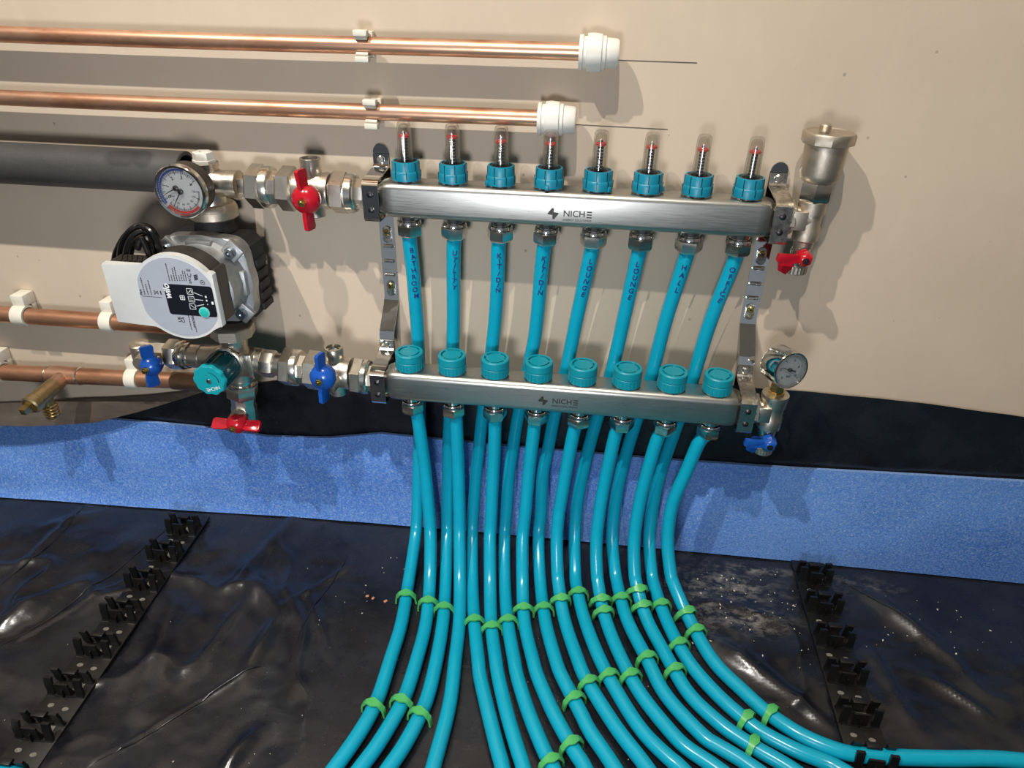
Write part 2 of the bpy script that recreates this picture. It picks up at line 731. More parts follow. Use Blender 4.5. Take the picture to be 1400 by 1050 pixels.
wall = slab('wall_back', (-1.9, 0.0, -0.02), (2.0, 0.05, 2.42), 'wall')
slab('wall_left', (-1.95, -3.2, -0.02), (-1.9, 0.05, 2.42), 'plaster')
slab('wall_right', (2.0, -3.2, -0.02), (2.05, 0.05, 2.42), 'plaster')
slab('floor', (-1.95, -3.25, -0.06), (2.05, 0.05, -0.02), 'concrete')
slab('ceiling', (-1.95, -3.25, 2.42), (2.05, 0.05, 2.46), 'ceiling')

bm = B()
for (a, b), (c_, d_) in (((838, 82), (953, 86)), ((782, 170), (913, 177))):
    p, q = atY(a, b, -0.0003), atY(c_, d_, -0.0003)
    line(bm, p, q, 0.0008, (0, -1, 0))
obj('pencil_line', bm, 'pencil', wall, smooth=False)

# ------------------------------------------------------------------ black polythene sheet: floor and upstand on the wall
ZTOP = [(-2.0, 0.13)] + [tuple((atY(a, b, -0.004).x, atY(a, b, -0.004).z)) for a, b in ((0, 562), (110, 556), (200, 551))] + [tuple((atY(a, b, -0.004).x, atY(a, b, -0.004).z)) for a, b in
        ((262, 541), (300, 531), (392, 520), (470, 524), (520, 520), (600, 520), (700, 520), (980, 526), (1100, 536), (1200, 545), (1300, 557), (1400, 571))] + [(1.6, 0.235)]
zt_x = np.array([a for a, _ in ZTOP])
zt_z = np.array([b for _, b in ZTOP])
RIDGE = []   # (point, point, width, height): creases in the film
for a, b, wd, h in (((0, 885), (215, 770), 0.0022, 0.0035), ((125, 1050), (235, 975), 0.002, 0.004), ((235, 975), (355, 912), 0.002, 0.0035),
                    ((0, 800), (120, 690), 0.006, 0.005), ((975, 876), (1065, 942), 0.011, 0.0115), ((1055, 932), (1140, 995), 0.007, 0.006),
                    ((1150, 790), (1300, 890), 0.012, 0.006), ((1180, 870), (1250, 1000), 0.008, 0.005), ((1270, 925), (1355, 985), 0.0055, 0.007),
                    ((335, 770), (385, 845), 0.012, 0.009), ((385, 840), (330, 930), 0.010, 0.008), ((410, 700), (300, 820), 0.010, 0.006),
                    ((250, 800), (180, 980), 0.012, 0.006), ((300, 1060), (350, 1000), 0.009, 0.011), ((420, 800), (450, 900), 0.006, 0.004),
                    ((390, 830), (480, 770), 0.004, 0.004), ((-20, 868), (75, 815), 0.014, 0.011), ((60, 720), (140, 700), 0.01, 0.004)):
    RIDGE.append((np.array(atZ(*a, 0.0))[:2], np.array(atZ(*b, 0.0))[:2], wd, h))


def fbm(x, y, s, o=3):
    v, a, tot = 0.0, 1.0, 0.0
    for k in range(o):
        v += a * mnoise.noise((x * s, y * s, 3.7 * k + 1.3))
        tot += a
        s *= 2.03
        a *= 0.5
    return v / tot


def build_sheet():
    xs = np.concatenate([np.linspace(-1.88, -0.82, 22), np.arange(-0.8, 1.0, 0.0036), np.linspace(1.0, 1.98, 20)])
    ys = np.concatenate([np.linspace(-3.19, -0.52, 24), np.arange(-0.50, -0.010, 0.0036), [-0.009, -0.006]])
    nu = 40
    nx, ny = len(xs), len(ys) + nu
    V = np.zeros((ny, nx, 3))
    D = np.zeros((ny, nx))
    blobs = [(atZ(1000, 800, 0), 0.055, 0.03, 1.0), (atZ(945, 800, 0), 0.04, 0.03, 0.7), (atZ(1020, 845, 0), 0.05, 0.022, 1.0), (atZ(1030, 778, 0), 0.05, 0.007, 1.3), (atZ(960, 820, 0), 0.025, 0.06, 0.7), (atZ(1180, 800, 0), 0.04, 0.015, 0.5)]
    for j, y in enumerate(ys):
        X_ = xs
        z = np.zeros(nx)
        lane = np.exp(-((np.maximum(0, np.abs(X_ - (0.15 - 0.35 * (y + 0.1) * (X_ > 0.15))) - 0.19)) / 0.05) ** 2)
        amp = 0.0007 + 0.0070 * (1 - lane)
        for i, x in enumerate(X_):
            if -0.85 < x < 1.0 and y > -0.55:
                z[i] = fbm(x * 1.0 + y * 0.8, y * 1.1 - x * 0.5, 8, 3) + 0.3 * abs(fbm(x * 0.5 + y, y * 0.7 - x * 0.9, 21, 2)) + 0.9 * max(0.0, 1 - 3.2 * abs(fbm(x * 0.9 + y * 0.55 + 3.1, y * 0.75 - x * 0.8, 7, 2))) ** 3
        z = z * amp * (0.12 + 0.88 * min(1.0, max(0.0, (-0.045 - y) / 0.06)))
        for a, b, wd, h in RIDGE:
            ab = b - a
            t = np.clip(((X_ - a[0]) * ab[0] + (y - a[1]) * ab[1]) / (ab @ ab), 0, 1)
            dd = np.hypot(X_ - a[0] - t * ab[0], y - a[1] - t * ab[1])
            z += h * np.exp(-(dd / wd) ** 2) * np.sin(np.pi * np.clip(t * 0.8 + 0.1, 0, 1))
        V[j, :, 0], V[j, :, 1] = X_, y
        V[j, :, 2] = np.clip(z - 0.0016, -0.012, 0.016)
        for c, rx, ry, s in blobs:
            D[j] = np.maximum(D[j], s * np.exp(-((X_ - c.x) / rx) ** 2 - ((y - c.y) / ry) ** 2))
    zt = np.interp(xs, zt_x, zt_z)
    for k in range(nu):
        t = (k + 1) / nu
        z = zt * t
        yy = np.full(nx, -0.0035)
        for i, x in enumerate(xs):
            if -0.85 < x < 1.0:
                yy[i] -= 0.0035 * max(0, fbm(x, z[i] * 0.8 + x * 0.6, 11, 3) + 0.25)
        j = len(ys) + k
        V[j, :, 0], V[j, :, 1], V[j, :, 2] = xs, yy, z + 0.001
    idx = np.arange(nx * ny).reshape(ny, nx)
    F = np.stack([idx[:-1, :-1], idx[:-1, 1:], idx[1:, 1:], idx[1:, :-1]], -1).reshape(-1, 4)
    me = bpy.data.meshes.new('polythene_sheet')
    me.from_pydata(V.reshape(-1, 3).tolist(), [], F.tolist())
    me.polygons.foreach_set('use_smooth', [True] * len(me.polygons))
    at = me.attributes.new('dust', 'FLOAT', 'POINT')
    at.data.foreach_set('value', np.clip(D, 0, 1).reshape(-1).astype(np.float32))
    me.materials.append(MAT['sheet'])
    o = bpy.data.objects.new('polythene_sheet', me)
    COL.objects.link(o)
    WO[o] = Vector((0, 0, 0))
    return o, V, xs, ys


sheet, SV, SXS, SYS = build_sheet()
tag(sheet, 'black polythene membrane covering the floor and turned up the wall', 'plastic sheet')


def ground(x, y):
    j = int(np.argmin(np.abs(SYS - y)))
    i = int(np.argmin(np.abs(SXS - x)))
    return float(SV[j, i, 2])


# long thin creases standing up in the film
for pl in (((-20, 893), (60, 850), (110, 815), (165, 775), (228, 723)), ((120, 1056), (160, 1030), (205, 1000), (262, 965), (310, 935), (358, 912)),
           ((-10, 806), (45, 765), (92, 722), (118, 688)), ((395, 905), (425, 838), (462, 782), (475, 760)), ((1150, 795), (1205, 830), (1262, 868))):
    pts = []
    for a, b in pl:
        p = atZ(a, b, 0.0)
        pts.append(Vector((p.x, p.y, ground(p.x, p.y) + 0.0004)))
    cv = catmull(pts, 6)
    for q in cv:
        q.z = ground(q.x, q.y) + 0.0003
    bm = B()
    tube(bm, cv, lambda i, n=len(cv): 0.0003 + 0.0009 * math.sin(PI * min(1, (i + 0.5) / n)), 8)
    obj('crease', bm, 'sheet', sheet)


# its folded-over, dusty top corner at the left
def build_flap():
    up = [(-60, 556), (0, 551), (60, 549), (110, 545), (150, 544), (200, 541), (240, 537), (285, 529)]
    lo = [(-60, 583), (0, 582), (40, 583), (85, 581), (130, 578), (190, 563), (240, 548), (290, 532)]
    bm = B()
    n, m = 60, 10
    rows = []
    ux = np.array([p[0] for p in up]); uy = np.array([p[1] for p in up])
    lx = np.array([p[0] for p in lo]); ly = np.array([p[1] for p in lo])
    for i in range(n + 1):
        s = i / n
        a = (-60 + 345 * s, float(np.interp(-60 + 345 * s, ux, uy)))
        b = (-60 + 350 * s, float(np.interp(-60 + 350 * s, lx, ly)))
        yb = -0.042 + 0.036 * s ** 1.5
        A, Bp = atY(a[0], a[1], -0.007), atY(b[0], b[1], yb)
        row = []
        for k in range(m + 1):
            t = k / m
            p = A.lerp(Bp, t)
            p.z += 0.006 * math.sin(PI * t) * (1 - s) + 0.002 * mnoise.noise((p.x * 40, t * 2, 0)) * math.sin(PI * t)
            row.append(bm.verts.new(p))
        rows.append(row)
    for R0, R1 in zip(rows, rows[1:]):
        for k in range(m):
            bm.faces.new((R0[k], R1[k], R1[k + 1], R0[k + 1]))
    r = bmesh.ops.solidify(bm, geom=bm.faces[:], thickness=0.0008)
    o = obj('folded_flap', bm, 'flap', sheet)
    o['label'] = 'dusty grey-brown folded flap of the sheet'


build_flap()


# ------------------------------------------------------------------ blue foam strip along the wall
def build_foam():
    bot = [(-1.2, -0.05), (-0.66, -0.041), (-0.45, -0.033), (-0.36, -0.030), (-0.22, -0.022), (-0.09, -0.018), (0.1, -0.0145), (0.52, -0.0125), (0.80, -0.0125), (1.4, -0.0125)]
    top = [(-1.2, 0.118)] + [tuple((atY(a, b, -0.012).x, atY(a, b, -0.012).z)) for a, b in
           ((0, 576), (150, 574), (300, 588), (365, 598), (450, 600), (520, 594), (700, 612), (900, 629), (1000, 636), (1100, 643), (1250, 651), (1400, 660))] + [(1.4, 0.17)]
    bx, by = zip(*bot)
    tx, tz = zip(*top)
    xs = np.arange(-1.86, 1.96, 0.012)
    m = 16
    front, back = [], []
    bm = B()
    for x in xs:
        yb = float(np.interp(x, bx, by))
        zt = float(np.interp(x, tx, tz))
        fr, bk = [], []
        for k in range(m + 1):
            t = k / m
            bul = 0.006 * mnoise.noise((x * 6, t * 1.6, 2.0)) + 0.003 * mnoise.noise((x * 17, t * 3, 5.0))
            bul *= math.sin(PI * min(1, t * 0.9 + 0.05))
            y = yb + (-0.0115 - yb) * t ** 0.55 - max(-0.002, bul) * (1.0 if x < 0 else 0.45)
            fr.append(bm.verts.new((x, y, 0.001 + zt * t)))
            bk.append(bm.verts.new((x, y + 0.0045, 0.001 + zt * t)))
        front.append(fr)
        back.append(bk)
    for i in range(len(xs) - 1):
        for k in range(m):
            bm.faces.new((front[i][k], front[i + 1][k], front[i + 1][k + 1], front[i][k + 1]))
            bm.faces.new((back[i + 1][k], back[i][k], back[i][k + 1], back[i + 1][k + 1]))
        bm.faces.new((front[i][m], front[i + 1][m], back[i + 1][m], back[i][m])).material_index = 1
        bm.faces.new((front[i + 1][0], front[i][0], back[i][0], back[i + 1][0]))
    o = obj('foam_strip', bm, 'foam', sharp=60)
    o.data.materials.append(MAT['foam_edge'])
    return tag(o, 'long blue foam edge strip standing along the wall foot behind the teal pipes', 'foam strip')


build_foam()


# ------------------------------------------------------------------ copper pipes on the wall
def pipe_clip(x, y, z, r, label, hood=True, mat='white_warm', wd=0.012):
    t = thing('pipe_clip', label, 'pipe clip', (x, -0.0005, z), 'white clips holding the copper pipes')
    bm = B()
    # foot against the wall
    if hood:
        box(bm, (x, -0.0110, z + r + 0.0095), (wd, 0.021, 0.0150), None, 0.0012)
        box(bm, (x, -0.0045, z + 0.002), (wd * 0.9, 0.008, 2 * r), None, 0.0012)
    else:
        box(bm, (x, -0.0045, z), (wd, 0.008, 2 * r + 0.008), None, 0.0012)
    obj('foot', bm, mat, t)
    bm = B()
    ri, ro = r + 0.0004, r + 0.0030
    a0, a1 = ((-0.25 * PI, 1.02 * PI) if hood else (0.16 * PI, 1.84 * PI))
    if hood:     # hooked jaw over the front, open at the bottom
        a0, a1 = 0.10 * PI, 1.30 * PI
        fn = lambda a: (-math.sin(a - PI / 2) , math.cos(a - PI / 2))
        angs = [PI * 0.05 + k / 18 * PI * 1.28 for k in range(19)]
        pr = [(math.cos(a), math.sin(a)) for a in angs]         # y, z: from behind over the top to the front bottom
    else:        # C jaw, open to the front
        angs = [PI * -0.78 + k / 20 * PI * 1.56 for k in range(21)]
        pr = [(math.cos(a), math.sin(a)) for a in angs]
    rows = []
    for c, s in pr:
        rows.append([bm.verts.new((x + dx * wd / 2, y + c * rr, z + s * rr)) for dx, rr in ((-1, ri), (1, ri), (1, ro), (-1, ro))])
    for A, C in zip(rows, rows[1:]):
        for k in range(4):
            bm.faces.new((A[k], A[(k + 1) % 4], C[(k + 1) % 4], C[k]))
    bm.faces.new(rows[0])
    bm.faces.new(rows[-1][::-1])
    if not hood:
        for s in (-1, 1):
            box(bm, (x, y - r * 0.82, z + s * (r + 0.0035)), (wd * 1.15, r * 1.1, 0.0055), None, 0.001)
    obj('jaw', bm, mat, t)
    return t


def copper_run(name, label, p0, p1, r, mat):
    t = thing(name, label, 'pipe', p0)
    bm = B()
    p0, p1 = Vector(p0), Vector(p1)
    n = 40
    pts = [p0.lerp(p1, k / n) for k in range(n + 1)]
    for k, p in enumerate(pts):
        p.z += 0.0006 * math.sin(k * 0.35)
    tube(bm, pts, r, 24)
    obj('tube', bm, mat, t)
    return t


def end_cap(t, p, r):
    bm = B()
    prof = [(-0.003, r + 0.001), (-0.003, r + 0.0075), (0.0005, r + 0.0078), (0.001, r + 0.0062), (0.004, r + 0.0062), (0.0045, r + 0.0088), (0.010, r + 0.0094), (0.018, r + 0.0086), (0.019, r + 0.0072), (0.022, r + 0.0070), (0.023, r + 0.0055), (0.0325, r + 0.0050), (0.0345, r + 0.0035)]
    loft(bm, p, X, prof, 36)
    return obj('end_cap', bm, 'white', t)


t1 = copper_run('copper_pipe', 'topmost bright copper pipe with a white push-fit end cap', (-1.88, -0.021, 0.6231), (0.1755, -0.020, 0.6252), 0.0080, 'copper')
end_cap(t1, (0.1755, -0.020, 0.6252), 0.0080)
t2 = copper_run('copper_pipe', 'second copper pipe from the top, capped in white behind the flow meters', (-1.88, -0.021, 0.5598), (0.1385, -0.020, 0.5636), 0.0080, 'copper')
end_cap(t2, (0.1385, -0.020, 0.5636), 0.0080)
t3 = copper_run('copper_pipe', 'dull copper pipe running in behind the grey pump', (-1.88, -0.020, 0.2985), (-0.235, -0.020, 0.2985), 0.0105, 'copper_dark')
pa, pb = Vector((-0.600, -0.021, 0.2098)), Vector((-0.245, -0.021, 0.2215))
dirp = (pb - pa).normalized()
t4 = copper_run('copper_pipe', 'lowest copper pipe, with a brass drain cock, under the pump', pa - dirp * 1.27, pb, 0.0110, 'copper_dark')
bm = B()
q0 = atY(236, 518, -0.021)
q0 = pa + dirp * ((q0.x - pa.x) / dirp.x)
cyl(bm, q0, pb + dirp * 0.002, 0.0118)  # slightly wider brown section at the pipe end
obj('brown_sleeve', bm, 'copper_grey', t4)['label'] = 'dull brown sleeve at the pipe end'
tx = -0.4849
tp = pa + dirp * ((tx - pa.x) / dirp.x)
for dx, name in ((-0.024, 'solder_ring'), (0.022, 'solder_ring')):
    bm = B()
    c = tp + dirp * dx
    loft(bm, c - dirp * 0.0012, dirp, [(0, 0.0112), (0.0006, 0.0126), (0.0018, 0.0126), (0.0024, 0.0112)], 24)
    obj(name, bm, 'nickel_smooth', t4)
bm = B()
cyl(bm, tp - dirp * 0.022, tp + dirp * 0.021, 0.0121)
d = Vector((-0.0, -1, -0.10)).normalized()
cyl(bm, tp, tp + d * 0.024, 0.0098)
obj('tee', bm, 'copper', t4)
bm = B()
dd = Vector((-0.12, -1, -0.16)).normalized()
b0 = tp + d * 0.020
loft(bm, b0, dd, [(0, 0.0085), (0.002, 0.0105), (0.034, 0.0112), (0.0355, 0.0126), (0.044, 0.0126), (0.046, 0.0105)], 28)
obj('drain_body', bm, 'brass_dull', t4)['label'] = 'brass drain cock body'
bm = B()
b1 = b0 + dd * 0.046
loft(bm, b1, dd, [(0, 0.0062), (0.001, 0.0066), (0.012, 0.0058)], 4, PI / 4)
obj('square_spindle', bm, 'brass', t4)
bm = B()
b2 = b0 + dd * 0.020
prof = [(0.006, 0.0075), (0.016, 0.0075)]
for k in range(4):
    z0 = 0.016 + k * 0.0045
    prof += [(z0, 0.0080), (z0 + 0.0012, 0.0096), (z0 + 0.0036, 0.0090), (z0 + 0.0045, 0.0078)]
prof += [(0.0355, 0.0075)]
loft(bm, b2, -Z, prof, 24)
obj('hose_tail', bm, 'brass', t4)

pipe_clip(-0.0385, -0.0205, 0.6250, 0.0080, 'white clip on the topmost copper pipe, above the left bracket', False)
pipe_clip(-0.0345, -0.0205, 0.5625, 0.0080, 'white clip on the second copper pipe, above the left bracket', False)
c = atY(32, 432, -0.02)
pipe_clip(c.x, -0.020, 0.2985, 0.0105, 'white hooked clip on the dull pipe, at the left edge of the photo', True, wd=0.017)
c = atY(150, 437, -0.02)
pipe_clip(c.x, -0.020, 0.2985, 0.0105, 'white hooked clip on the dull pipe, beside the pump casing', True, wd=0.015)
c = atY(2, 507, -0.02)
pipe_clip(c.x - 0.004, -0.0205, pa.z + (c.x - pa.x) * dirp.z / dirp.x, 0.0110, 'white hooked clip on the lowest copper pipe, left of the drain cock', True, wd=0.017)
c = atY(184, 515, -0.02)
pipe_clip(c.x, -0.0205, pa.z + (c.x - pa.x) * dirp.z / dirp.x, 0.0110, 'white hooked clip on the lowest copper pipe, by the leftmost blue handle', True, wd=0.015)

# black pipe lagging
bm = B()
A = Vector((-1.2, -0.034, 0.4970)); Bq = Vector((-0.2405, -0.036, 0.4960))
L = (Bq - A).length
loft(bm, A, Bq - A, [(0, 0.0225), (L - 0.001, 0.0225), (L, 0.0215), (L, 0.0185), (L - 0.0015, 0.0175), (L - 0.25, 0.0175)], 40, cap=(True, True))
lg = tag(obj('pipe_lagging', bm, 'lagging', org=A), 'thick black foam pipe lagging with an open end behind the round gauge', 'pipe insulation')
for a, b, rx in ((168, 222, 0.010), (198, 224, 0.009)):
    pass

# ------------------------------------------------------------------ manifolds
YU, ZUT = -0.0317, 0.4989      # upper bar: centre line y, top face z
YL, ZLT = -0.0637, 0.2902      # lower bar
BW, BH = 0.0350, 0.0370


def bar(root, yc, zt, x0, x1):
    bm = B()
    zc = zt - BH / 2
    secs = [(x0 - 0.010, 0.50), (x0 - 0.0075, 0.66), (x0 - 0.004, 0.84), (x0, 0.93), (x0 + 0.005, 0.985), (x0 + 0.010, 1.0), (x1 - 0.010, 1.0), (x1 - 0.005, 0.985), (x1, 0.93), (x1 + 0.004, 0.84), (x1 + 0.0075, 0.66), (x1 + 0.010, 0.50)]
    base = rrect(BW, BH, 0.0072, 6)
    rings = []
    for x, s in secs:
        k = max(0.0, (1 - s) / 0.5)
        ring = []
        for a, b in base:
            r_ = math.hypot(a, b)
            ca, cb = a / r_ * 0.0172, b / r_ * 0.0172
            aa, bb = a * (1 - k) + ca * k, b * (1 - k) + cb * k
            f = s if s < 0.99 else 1
            f = 1 - (1 - s) * 0.35
            ring.append(bm.verts.new((x, yc + aa * f, zc + bb * f)))
        rings.append(ring)
    n = len(base)
    for R0, R1 in zip(rings, rings[1:]):
        for i in range(n):
            bm.faces.new((R0[i], R0[(i + 1) % n], R1[(i + 1) % n], R1[i]))
    bm.faces.new(rings[0]); bm.faces.new(rings[-1][::-1])
    o = obj('manifold_bar', bm, 'steel', root, sharp=50)
    for xa, xb in ((x0 - 0.024, x0 - 0.006), (x1 + 0.006, x1 + 0.024)):
        bm = B()
        cyl(bm, (xa, yc, zc), (xb, yc, zc), 0.0158, 32)
        obj('end_neck', bm, 'nickel_smooth', root)
    return o


def bar_logo(root, yc, zc, xl):
    y = yc - BW / 2 - 0.00025
    bm = B()
    s = 0.0125 / 14
    pts = [(4.2, 14), (6.3, 13.2), (6.2, 9), (11.5, 8.3), (11.8, 7.2), (7, 0.6), (4.8, 1.2), (4.9, 5.6), (-0.6, 6.2), (-0.8, 7.2)]
    flat_poly(bm, [(xl + a * s, y, zc - 0.0062 + b * s) for a, b in pts])
    add_text(bm, 'NICH', 0.0092, (xl + 0.0152, y, zc + 0.0008), X, Z, 'LEFT', 0.012)
    ex = xl + 0.0152 + 0.0242
    for k in (-1, 0, 1):
        flat_poly(bm, [(ex, y, zc + 0.0008 + k * 0.0028 - 0.0006), (ex + 0.0052, y, zc + 0.0008 + k * 0.0028 - 0.0006), (ex + 0.0052, y, zc + 0.0008 + k * 0.0028 + 0.0006), (ex, y, zc + 0.0008 + k * 0.0028 + 0.0006)])
    add_text(bm, 'ENERGY SOLUTIONS', 0.0031, (xl + 0.0152, y, zc - 0.0056), X, Z, 'LEFT', 0.01)
    o = obj('printed_logo', bm, 'ink_brown', root, smooth=False)
    return o


up = thing('manifold', 'upper stainless manifold bar with eight clear flow meters', 'manifold', (0.175, YU, ZUT - BH))
lo = thing('manifold', 'lower stainless manifold bar with eight round teal caps', 'manifold', (0.175, YL, ZLT - BH))
bar(up, YU, ZUT, -0.0215, 0.3715)
bar(lo, YL, ZLT, -0.0215, 0.3715)
bar_logo(up, YU, atY(770, 293, -0.049).z, atY(749.5, 294, -0.049).x)
bar_logo(lo, YL, atY(755, 549, -0.081).z, atY(736.5, 547, -0.081).x)


def flow_meter(root, x):
    z = ZUT
    o = Vector((x, YU, z))
    bm = B()
    n = 48
    prof = [(0.0012, 0.0135), (0.0016, 0.0153), (0.0085, 0.0155), (0.0105, 0.0150), (0.0110, 0.0145), (0.0185, 0.0142), (0.0205, 0.0134), (0.0205, 0.0118), (0.0130, 0.0112)]
    loft(bm, o, Z, prof, n, cap=(True, False))
    a = random.random() * 6
    dd = Vector((math.cos(a), math.sin(a), 0))
    box(bm, o + dd * 0.0158 + Z * 0.0035, (0.004, 0.004, 0.005), Matrix.Rotation(a, 3, 'Z'), 0.0008)
    fm = obj('flow_meter', bm, 'teal_collar', root, o)
    bm = B()     # narrow dark slots round the collar
    for k in range(8):
        q = 2 * PI * k / 8 + 0.2
        for r_, z0, z1, dq in ((0.01428, 0.0112, 0.0198, 0.0), (0.01545, 0.0040, 0.0112, 0.06)):
            c = o + Vector((math.cos(q + dq), math.sin(q + dq), 0)) * r_ + Z * (z0 + z1) / 2
            box(bm, c, (0.0006, 0.0007, z1 - z0), Matrix.Rotation(q + dq, 3, 'Z'))
    obj('slot', bm, 'black', fm, o)
    bm = B()
    loft(bm, o, Z, [(0.0, 0.0142), (0.0014, 0.0142)], 32)
    obj('base_ring', bm, 'chrome', fm, o)
    bm = B()
    loft(bm, o, Z, [(0.012, 0.0116), (0.0185, 0.0117), (0.0202, 0.0112), (0.0202, 0.0086), (0.016, 0.0078)], 32)
    obj('black_ring', bm, 'black', fm, o)
    bm = B()
    loft(bm, o, Z, [(0.016, 0.0084), (0.022, 0.0084), (0.026, 0.0078), (0.050, 0.0074), (0.0555, 0.0071), (0.058, 0.0060), (0.0590, 0.0040), (0.0588, 0.0022)], 32, cap=(False, True))
    pr = [(0.016, 0.0064), (0.024, 0.0062)]
    for k in range(10):
        pr += [(0.0245 + k * 0.0024, 0.0062), (0.0252 + k * 0.0024, 0.0067), (0.0259 + k * 0.0024, 0.0062)]
    loft(bm, o, Z, pr + [(0.050, 0.0058), (0.0545, 0.0052), (0.056, 0.0036)], 24, cap=(False, True))
    obj('sight_glass', bm, 'glass', fm, o)
    bm = B()
    loft(bm, o, Z, [(0.018, 0.0026), (0.0425, 0.0026)], 16)
    obj('scale_rod', bm, 'white_ink', fm, o)
    bm = B()
    for k in range(7):
        z0 = 0.0225 + k * 0.0031
        loft(bm, o, Z, [(z0, 0.0031), (z0 + 0.0021, 0.0031)], 16)
    loft(bm, o, Z, [(0.0178, 0.0040), (0.0215, 0.0036)], 16)
    for k in range(3):
        q = 2 * PI * k / 3 - 0.9
        loft(bm, o + Vector((0.0014 * math.cos(q), 0.0014 * math.sin(q), 0)), Z, [(0.0178, 0.0014), (0.0430, 0.0014)], 10)
    obj('scale_band', bm, 'black', fm, o)
    bm = B()
    loft(bm, o, Z, [(0.0432, 0.0042), (0.0440, 0.0057), (0.0456, 0.0057), (0.0464, 0.0042)], 20)
    obj('red_float', bm, 'float', fm, o)
    bm = B()
    loft(bm, o, Z, [(0.0470, 0.0016), (0.0485, 0.0014)], 10)
    obj('float_pin', bm, 'ink', fm, o)
    return fm


def comp_nut(root, x, yc, zb, name='compression_nut'):
    o = Vector((x, yc, zb))
    bm = B()
    loft(bm, o, -Z, [(-0.001, 0.0112), (0.0040, 0.0112), (0.0042, 0.0094), (0.0052, 0.0094), (0.0054, 0.0122), (0.0070, 0.0130), (0.0095, 0.0130), (0.0100, 0.0120)], 32)
    nk = obj(name, bm, 'chrome', root, o)
    bm = B()
    loft(bm, o, -Z, [(0.0095, 0.0128), (0.0105, 0.0144), (0.0195, 0.0144), (0.0225, 0.0126), (0.0235, 0.0095)], 6, 0.25)
    obj('hexagon', bm, 'nickel_smooth', nk, o)
    return nk


fm0 = flow_meter(up, 0.0)
nut_u = comp_nut(up, 0.0, YU, ZUT - BH)
fz = [0.0, 0.0012, -0.0012, -0.0012, 0.0008, 0.0, -0.0003, -0.0003]
for i in range(1, 8):
    k = dup_part(fm0, up, (0.05 * i, 0, 0))
    k.rotation_euler = (0, 0, 0.9 * i)
    for ch in k.children:
        if ch.name.startswith('red_float') or ch.name.startswith('float_pin'):
            ch.location.z += fz[i]
    nk = dup_part(nut_u, up, (0.05 * i, 0, 0))
    nk.rotation_euler = (0, 0, 0.55 * i)


def teal_cap(root, x):
    o = Vector((x, YL, ZLT))
    bm = B()
    rib = lambda i: 1.0
    loft(bm, o, Z, [(0.0008, 0.0140), (0.0012, 0.0155), (0.0112, 0.0158), (0.0116, 0.0153), (0.0126, 0.0153), (0.0130, 0.0161), (0.0207, 0.0161), (0.0218, 0.0152), (0.0218, 0.0127), (0.0190, 0.0125), (0.0190, 0.0107), (0.0215, 0.0105), (0.0214, 0.0)], 40, cap=(True, False))
    c = obj('cap', bm, 'teal', root, o)
    bm = B()
    for k in range(4):
        q = k * PI / 2 + 0.3
        box(bm, o + Vector((math.cos(q), math.sin(q), 0)) * 0.0116 + Z * 0.0204, (0.0024, 0.0028, 0.0024), Matrix.Rotation(q, 3, 'Z'))
    for k in range(24):
        q = 2 * PI * k / 24
        box(bm, o + Vector((math.cos(q), math.sin(q), 0)) * 0.01575 + Z * 0.0062, (0.0007, 0.0012, 0.0094), Matrix.Rotation(q, 3, 'Z'))
    obj('grip_rib', bm, 'teal', c, o)
    bm = B()
    loft(bm, o, Z, [(0.0, 0.0150), (0.0011, 0.0150)], 32)
    obj('base_ring', bm, 'chrome', c, o)
    return c


cap0 = teal_cap(lo, 0.0)
nut_l = comp_nut(lo, 0.0, YL, ZLT - BH)
for i in range(1, 8):
    dup_part(cap0, lo, (0.05 * i, 0, 0)).rotation_euler = (0, 0, 0.45 * i)
    dup_part(nut_l, lo, (0.05 * i, 0, 0)).rotation_euler = (0, 0, 0.4 + 0.6 * i)


# ------------------------------------------------------------------ brackets
def screw(bm_, p, r, d=-Y):
    loft(bm_, p, d, [(0, r), (0.0008, r), (0.0018, r * 0.72), (0.0019, r * 0.2)], 16)


